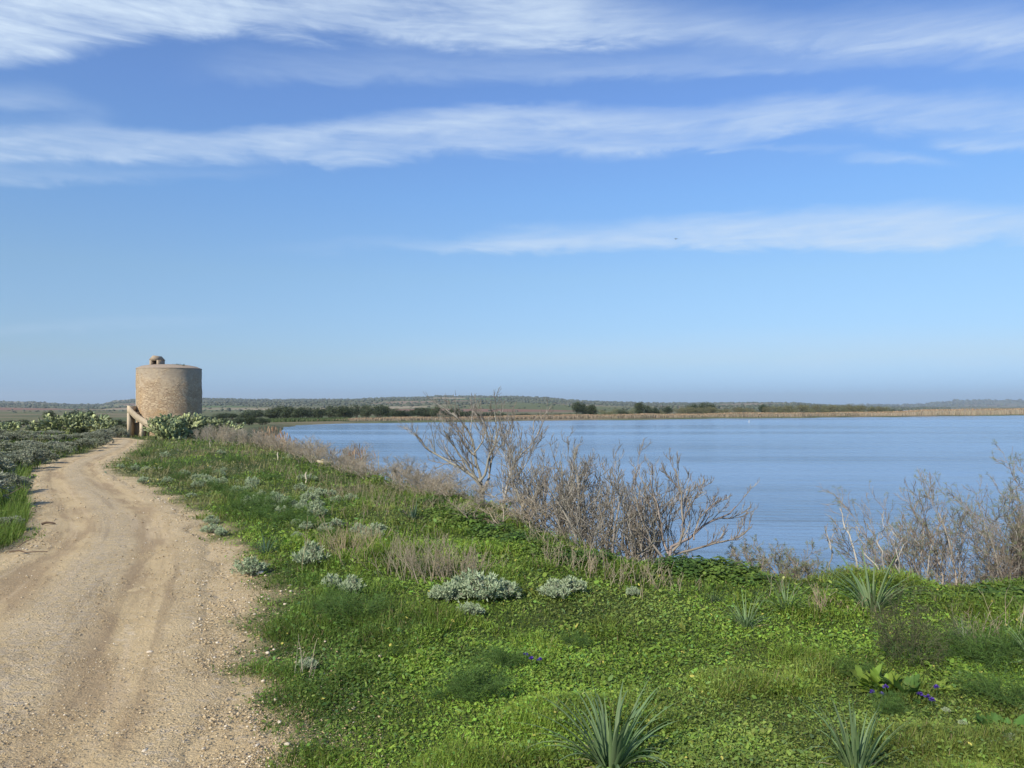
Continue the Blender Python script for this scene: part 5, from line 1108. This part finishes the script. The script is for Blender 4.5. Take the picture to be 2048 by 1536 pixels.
for i, (px, top, w) in enumerate(hd_): far_tree(px, top, w, float(shore_at(np.array([px]))[0])+40, 3 if i % 2 else 4, 'bush in the long olive hedge behind the right reeds, {}'.format(ordi(i)), 'bushes of the long olive hedge', 'shrub')
lt = [(-40, 836, 30, 120), (-8, 838, 26, 115), (22, 840, 24, 120), (47, 838, 22, 125), (72, 842, 22, 110), (100, 820, 22, 130), (122, 832, 24, 125), (150, 819, 28, 118), (178, 820, 26, 122), (200, 828, 24, 118), (216, 832, 22, 112), (238, 838, 26, 108), (250, 846, 20, 95), (410, 834, 26, 120), (432, 838, 26, 125), (455, 836, 26, 130), (478, 834, 24, 135), (500, 832, 26, 140), (525, 834, 26, 145)]
for i, (px, top, w, Yd) in enumerate(lt):
    lb = 'dark tree beyond the saltbushes, {} left of the tower'.format(ordi(i)) if i < 13 else 'dark tree close behind the tower on its right, {}'.format(ordi(i-13))
    far_tree(px, top, w, Yd, [0, 2, 1][i % 3], lb, 'trees left of the tower' if i < 13 else 'trees right behind the tower')
# scrub on the hills, and orchard rows
mb = MB()
for (hx, hy, hz2, hs, _), N_, sz in [(h1, 24000, 2.9), (h2, 4500, 7.)]:
    r_, c_ = hx.shape; ii = r.integers(0, int(r_*.76), N_); jj = r.integers(0, c_-1, N_); fi = r.random(N_); fj = r.random(N_)
    def bl(A): return (A[ii, jj]*(1-fj)+A[ii, jj+1]*fj)*(1-fi)+(A[ii+1, jj]*(1-fj)+A[ii+1, jj+1]*fj)*fi
    x, y, z, s = bl(hx), bl(hy), bl(hz2), bl(hs); k = r.random(N_) < np.maximum(s*.9, .06); x, y, z = x[k], y[k], z[k]; n = len(x)
    sc3 = sz*r.uniform(.5, 1.5, n)*(y/2500)**.5
    V = octa[None]*(1+r.uniform(-.3, .3, (n, 6, 1)))*sc3[:, None, None]*np.array([1.3, 1.3, .75])+np.stack([x, y, z+sc3*.3], 1)[:, None]
    mb.add(V.reshape(-1, 3), (np.arange(n)[:, None, None]*6+of[None]).reshape(-1, 3), np.repeat(jit(r, (.105, .120, .085), n, .35), 8, 0))
o = mb.build('hill_scrub', M_tree); tag(o, 'dark scrub scattered over the distant hills', 'scrub', kind='stuff')

# ---- flowers, bird, slab, sticks
def flower(px, py, h, col, label, grp, s=.011):
    b_ = G(px, py+h); root = empty('purple_flower', b_); tag(root, label, 'flower', grp); hh = h/F*b_[1]; r = rng
    mb = MB(); tubes(mb, np.array([[[0, 0, -.01], [.004, 0, hh*.5], [0, 0, hh]]]), np.full((1, 3), .0018), 4, (.09, .14, .04)); mb.build('stem', M_leaf, root)
    mb = MB(); n = 22; d = rnd_dir(r, n); d[:, 2] = np.abs(d[:, 2])*.8+.1; leaves(mb, np.repeat([[0, 0, hh-.004]], n, 0)+d*.004, d, np.repeat([[0, 0, 1.]], n, 0)+r.normal(0, .4, (n, 3)), s*1.25, s*.8, jit(r, col, n), .4); mb.build('petals', M_petal, root)
for i, (px, py) in enumerate([(1052, 1309), (1063, 1317), (1079, 1319)]): flower(px, py, 26, (.085, .04, .32), 'small purple flower in the open meadow, {} of three'.format(['left', 'middle', 'right'][i]), None, .014)
for i, (px, py) in enumerate(sorted([(1771, 1373), (1744, 1383), (1764, 1388), (1839, 1388), (1855, 1393), (1864, 1399), (1873, 1374)])): flower(px, py, 22, (.10, .05, .34), 'small purple flower by the dock plant, {} of seven'.format(ordi(i)), None, .014)
bird = empty('bird', at(1352, 478, 130)); tag(bird, 'tiny dark bird flying over the lake below the lowest cloud streak', 'bird')
mb = MB(); lathe(mb, [(.002, -.2), (.03, -.15), (.05, -.05), (.05, .05), (.03, .12), (.035, .16), (.02, .2), (.002, .23)], 10, (.10, .09, .08)); o = mb.build('body', M_bark, bird, smooth=True); o.rotation_euler = (pi/2-.2, 0, .9)
for s in (-1, 1):
    mb = MB(); P = np.array([[[0, 0, 0], [s*.12, .02, .07], [s*.25, -.01, .09], [s*.38, -.05, .05]]]); tubes(mb, P, np.array([[.03, .04, .03, .006]]), 5, (.09, .08, .075)); o = mb.build('wing', M_bark, bird); o.scale = (1, 1, 1); o.rotation_euler = (0, 0, .5)
b_ = G(653, 931); slab = MB(); box(slab, (-.30, -.16, -.02), (.22, .14, .045), (.42, .37, .24)); o = slab.build('stone_slab', M_stone); o.location = b_+[0, 0, .10]; o.rotation_euler = (.05, .10, .3); o.modifiers.new('b', 'BEVEL').width = .012; tag(o, 'flat yellowish stone slab lying in the grass above the bank shrubs', 'slab')
mb = MB(); rock_mesh(mb, np.zeros(3), .05, rng, (.55, .45, .2)); o = mb.build('stone', M_stone, smooth=True); o.location = b_+[-.12, .0, .18]; tag(o, 'small yellowish stone resting on the flat slab', 'stone')
def stick(px, py, pl, r0, label, col=(.13, .09, .06)):
    b_ = G(px, py); mb = MB(); P = np.array(pl, float)[None]; tubes(mb, P, np.full((1, P.shape[1]), r0)*np.linspace(1, .5, P.shape[1]), 6, col); o = mb.build('stick', M_wood); o.location = b_+[0, 0, .03]; tag(o, label, 'stick')
stick(45, 1112, [(-.15, 0, .02), (-.05, .02, .03), (.05, -.02, .015), (.14, .0, .02), (.26, .05, .01)], .010, 'dark crooked stick at the left edge of the track')
stick(50, 1104, [(-.1, 0, .02), (-.02, .05, .09), (.05, .08, .12), (.08, .1, .08)], .006, 'thin curled twig arching behind the crooked stick')
stick(92, 1052, [(-.06, 0, .0), (0, .01, .02), (.07, .02, .015), (.12, .03, .0)], .022, 'short dark chunk of wood lying on the track', (.10, .07, .05))
b_ = at(1498, 846, 199.5); mb = MB(); tubes(mb, np.array([[[0, 0, -.6], [0, 0, .2], [.02, 0, .75]]]), np.array([[.09, .09, .07]]), 8, (.5, .5, .48)); o = mb.build('marker_post', M_bark); o.location = (b_[0], b_[1], WATER); tag(o, 'thin white marker post standing in the lake before the reeds', 'post')

# ---------------------------------------------------------------- haze
mz = bpy.data.materials.new('air'); mz.use_nodes = True; z_ = NT(mz.node_tree)
for n in list(z_.n): z_.n.remove(n)
oz = z_.node('ShaderNodeOutputMaterial'); pv = z_.node('ShaderNodeVolumePrincipled')
pv.inputs['Color'].default_value = (.78, .90, 1, 1); pv.inputs['Density'].default_value = .000125; pv.inputs['Anisotropy'].default_value = .2
z_.l.new(pv.outputs[0], oz.inputs['Volume'])
mb = MB(); box(mb, (-17000, -400, -6), (17000, 9600, 150), (1, 1, 1)); o = mb.build('haze', mz); tag(o, kind='stuff')
o['label'] = 'thin pale haze over the lake and hills'; o['category'] = 'haze'
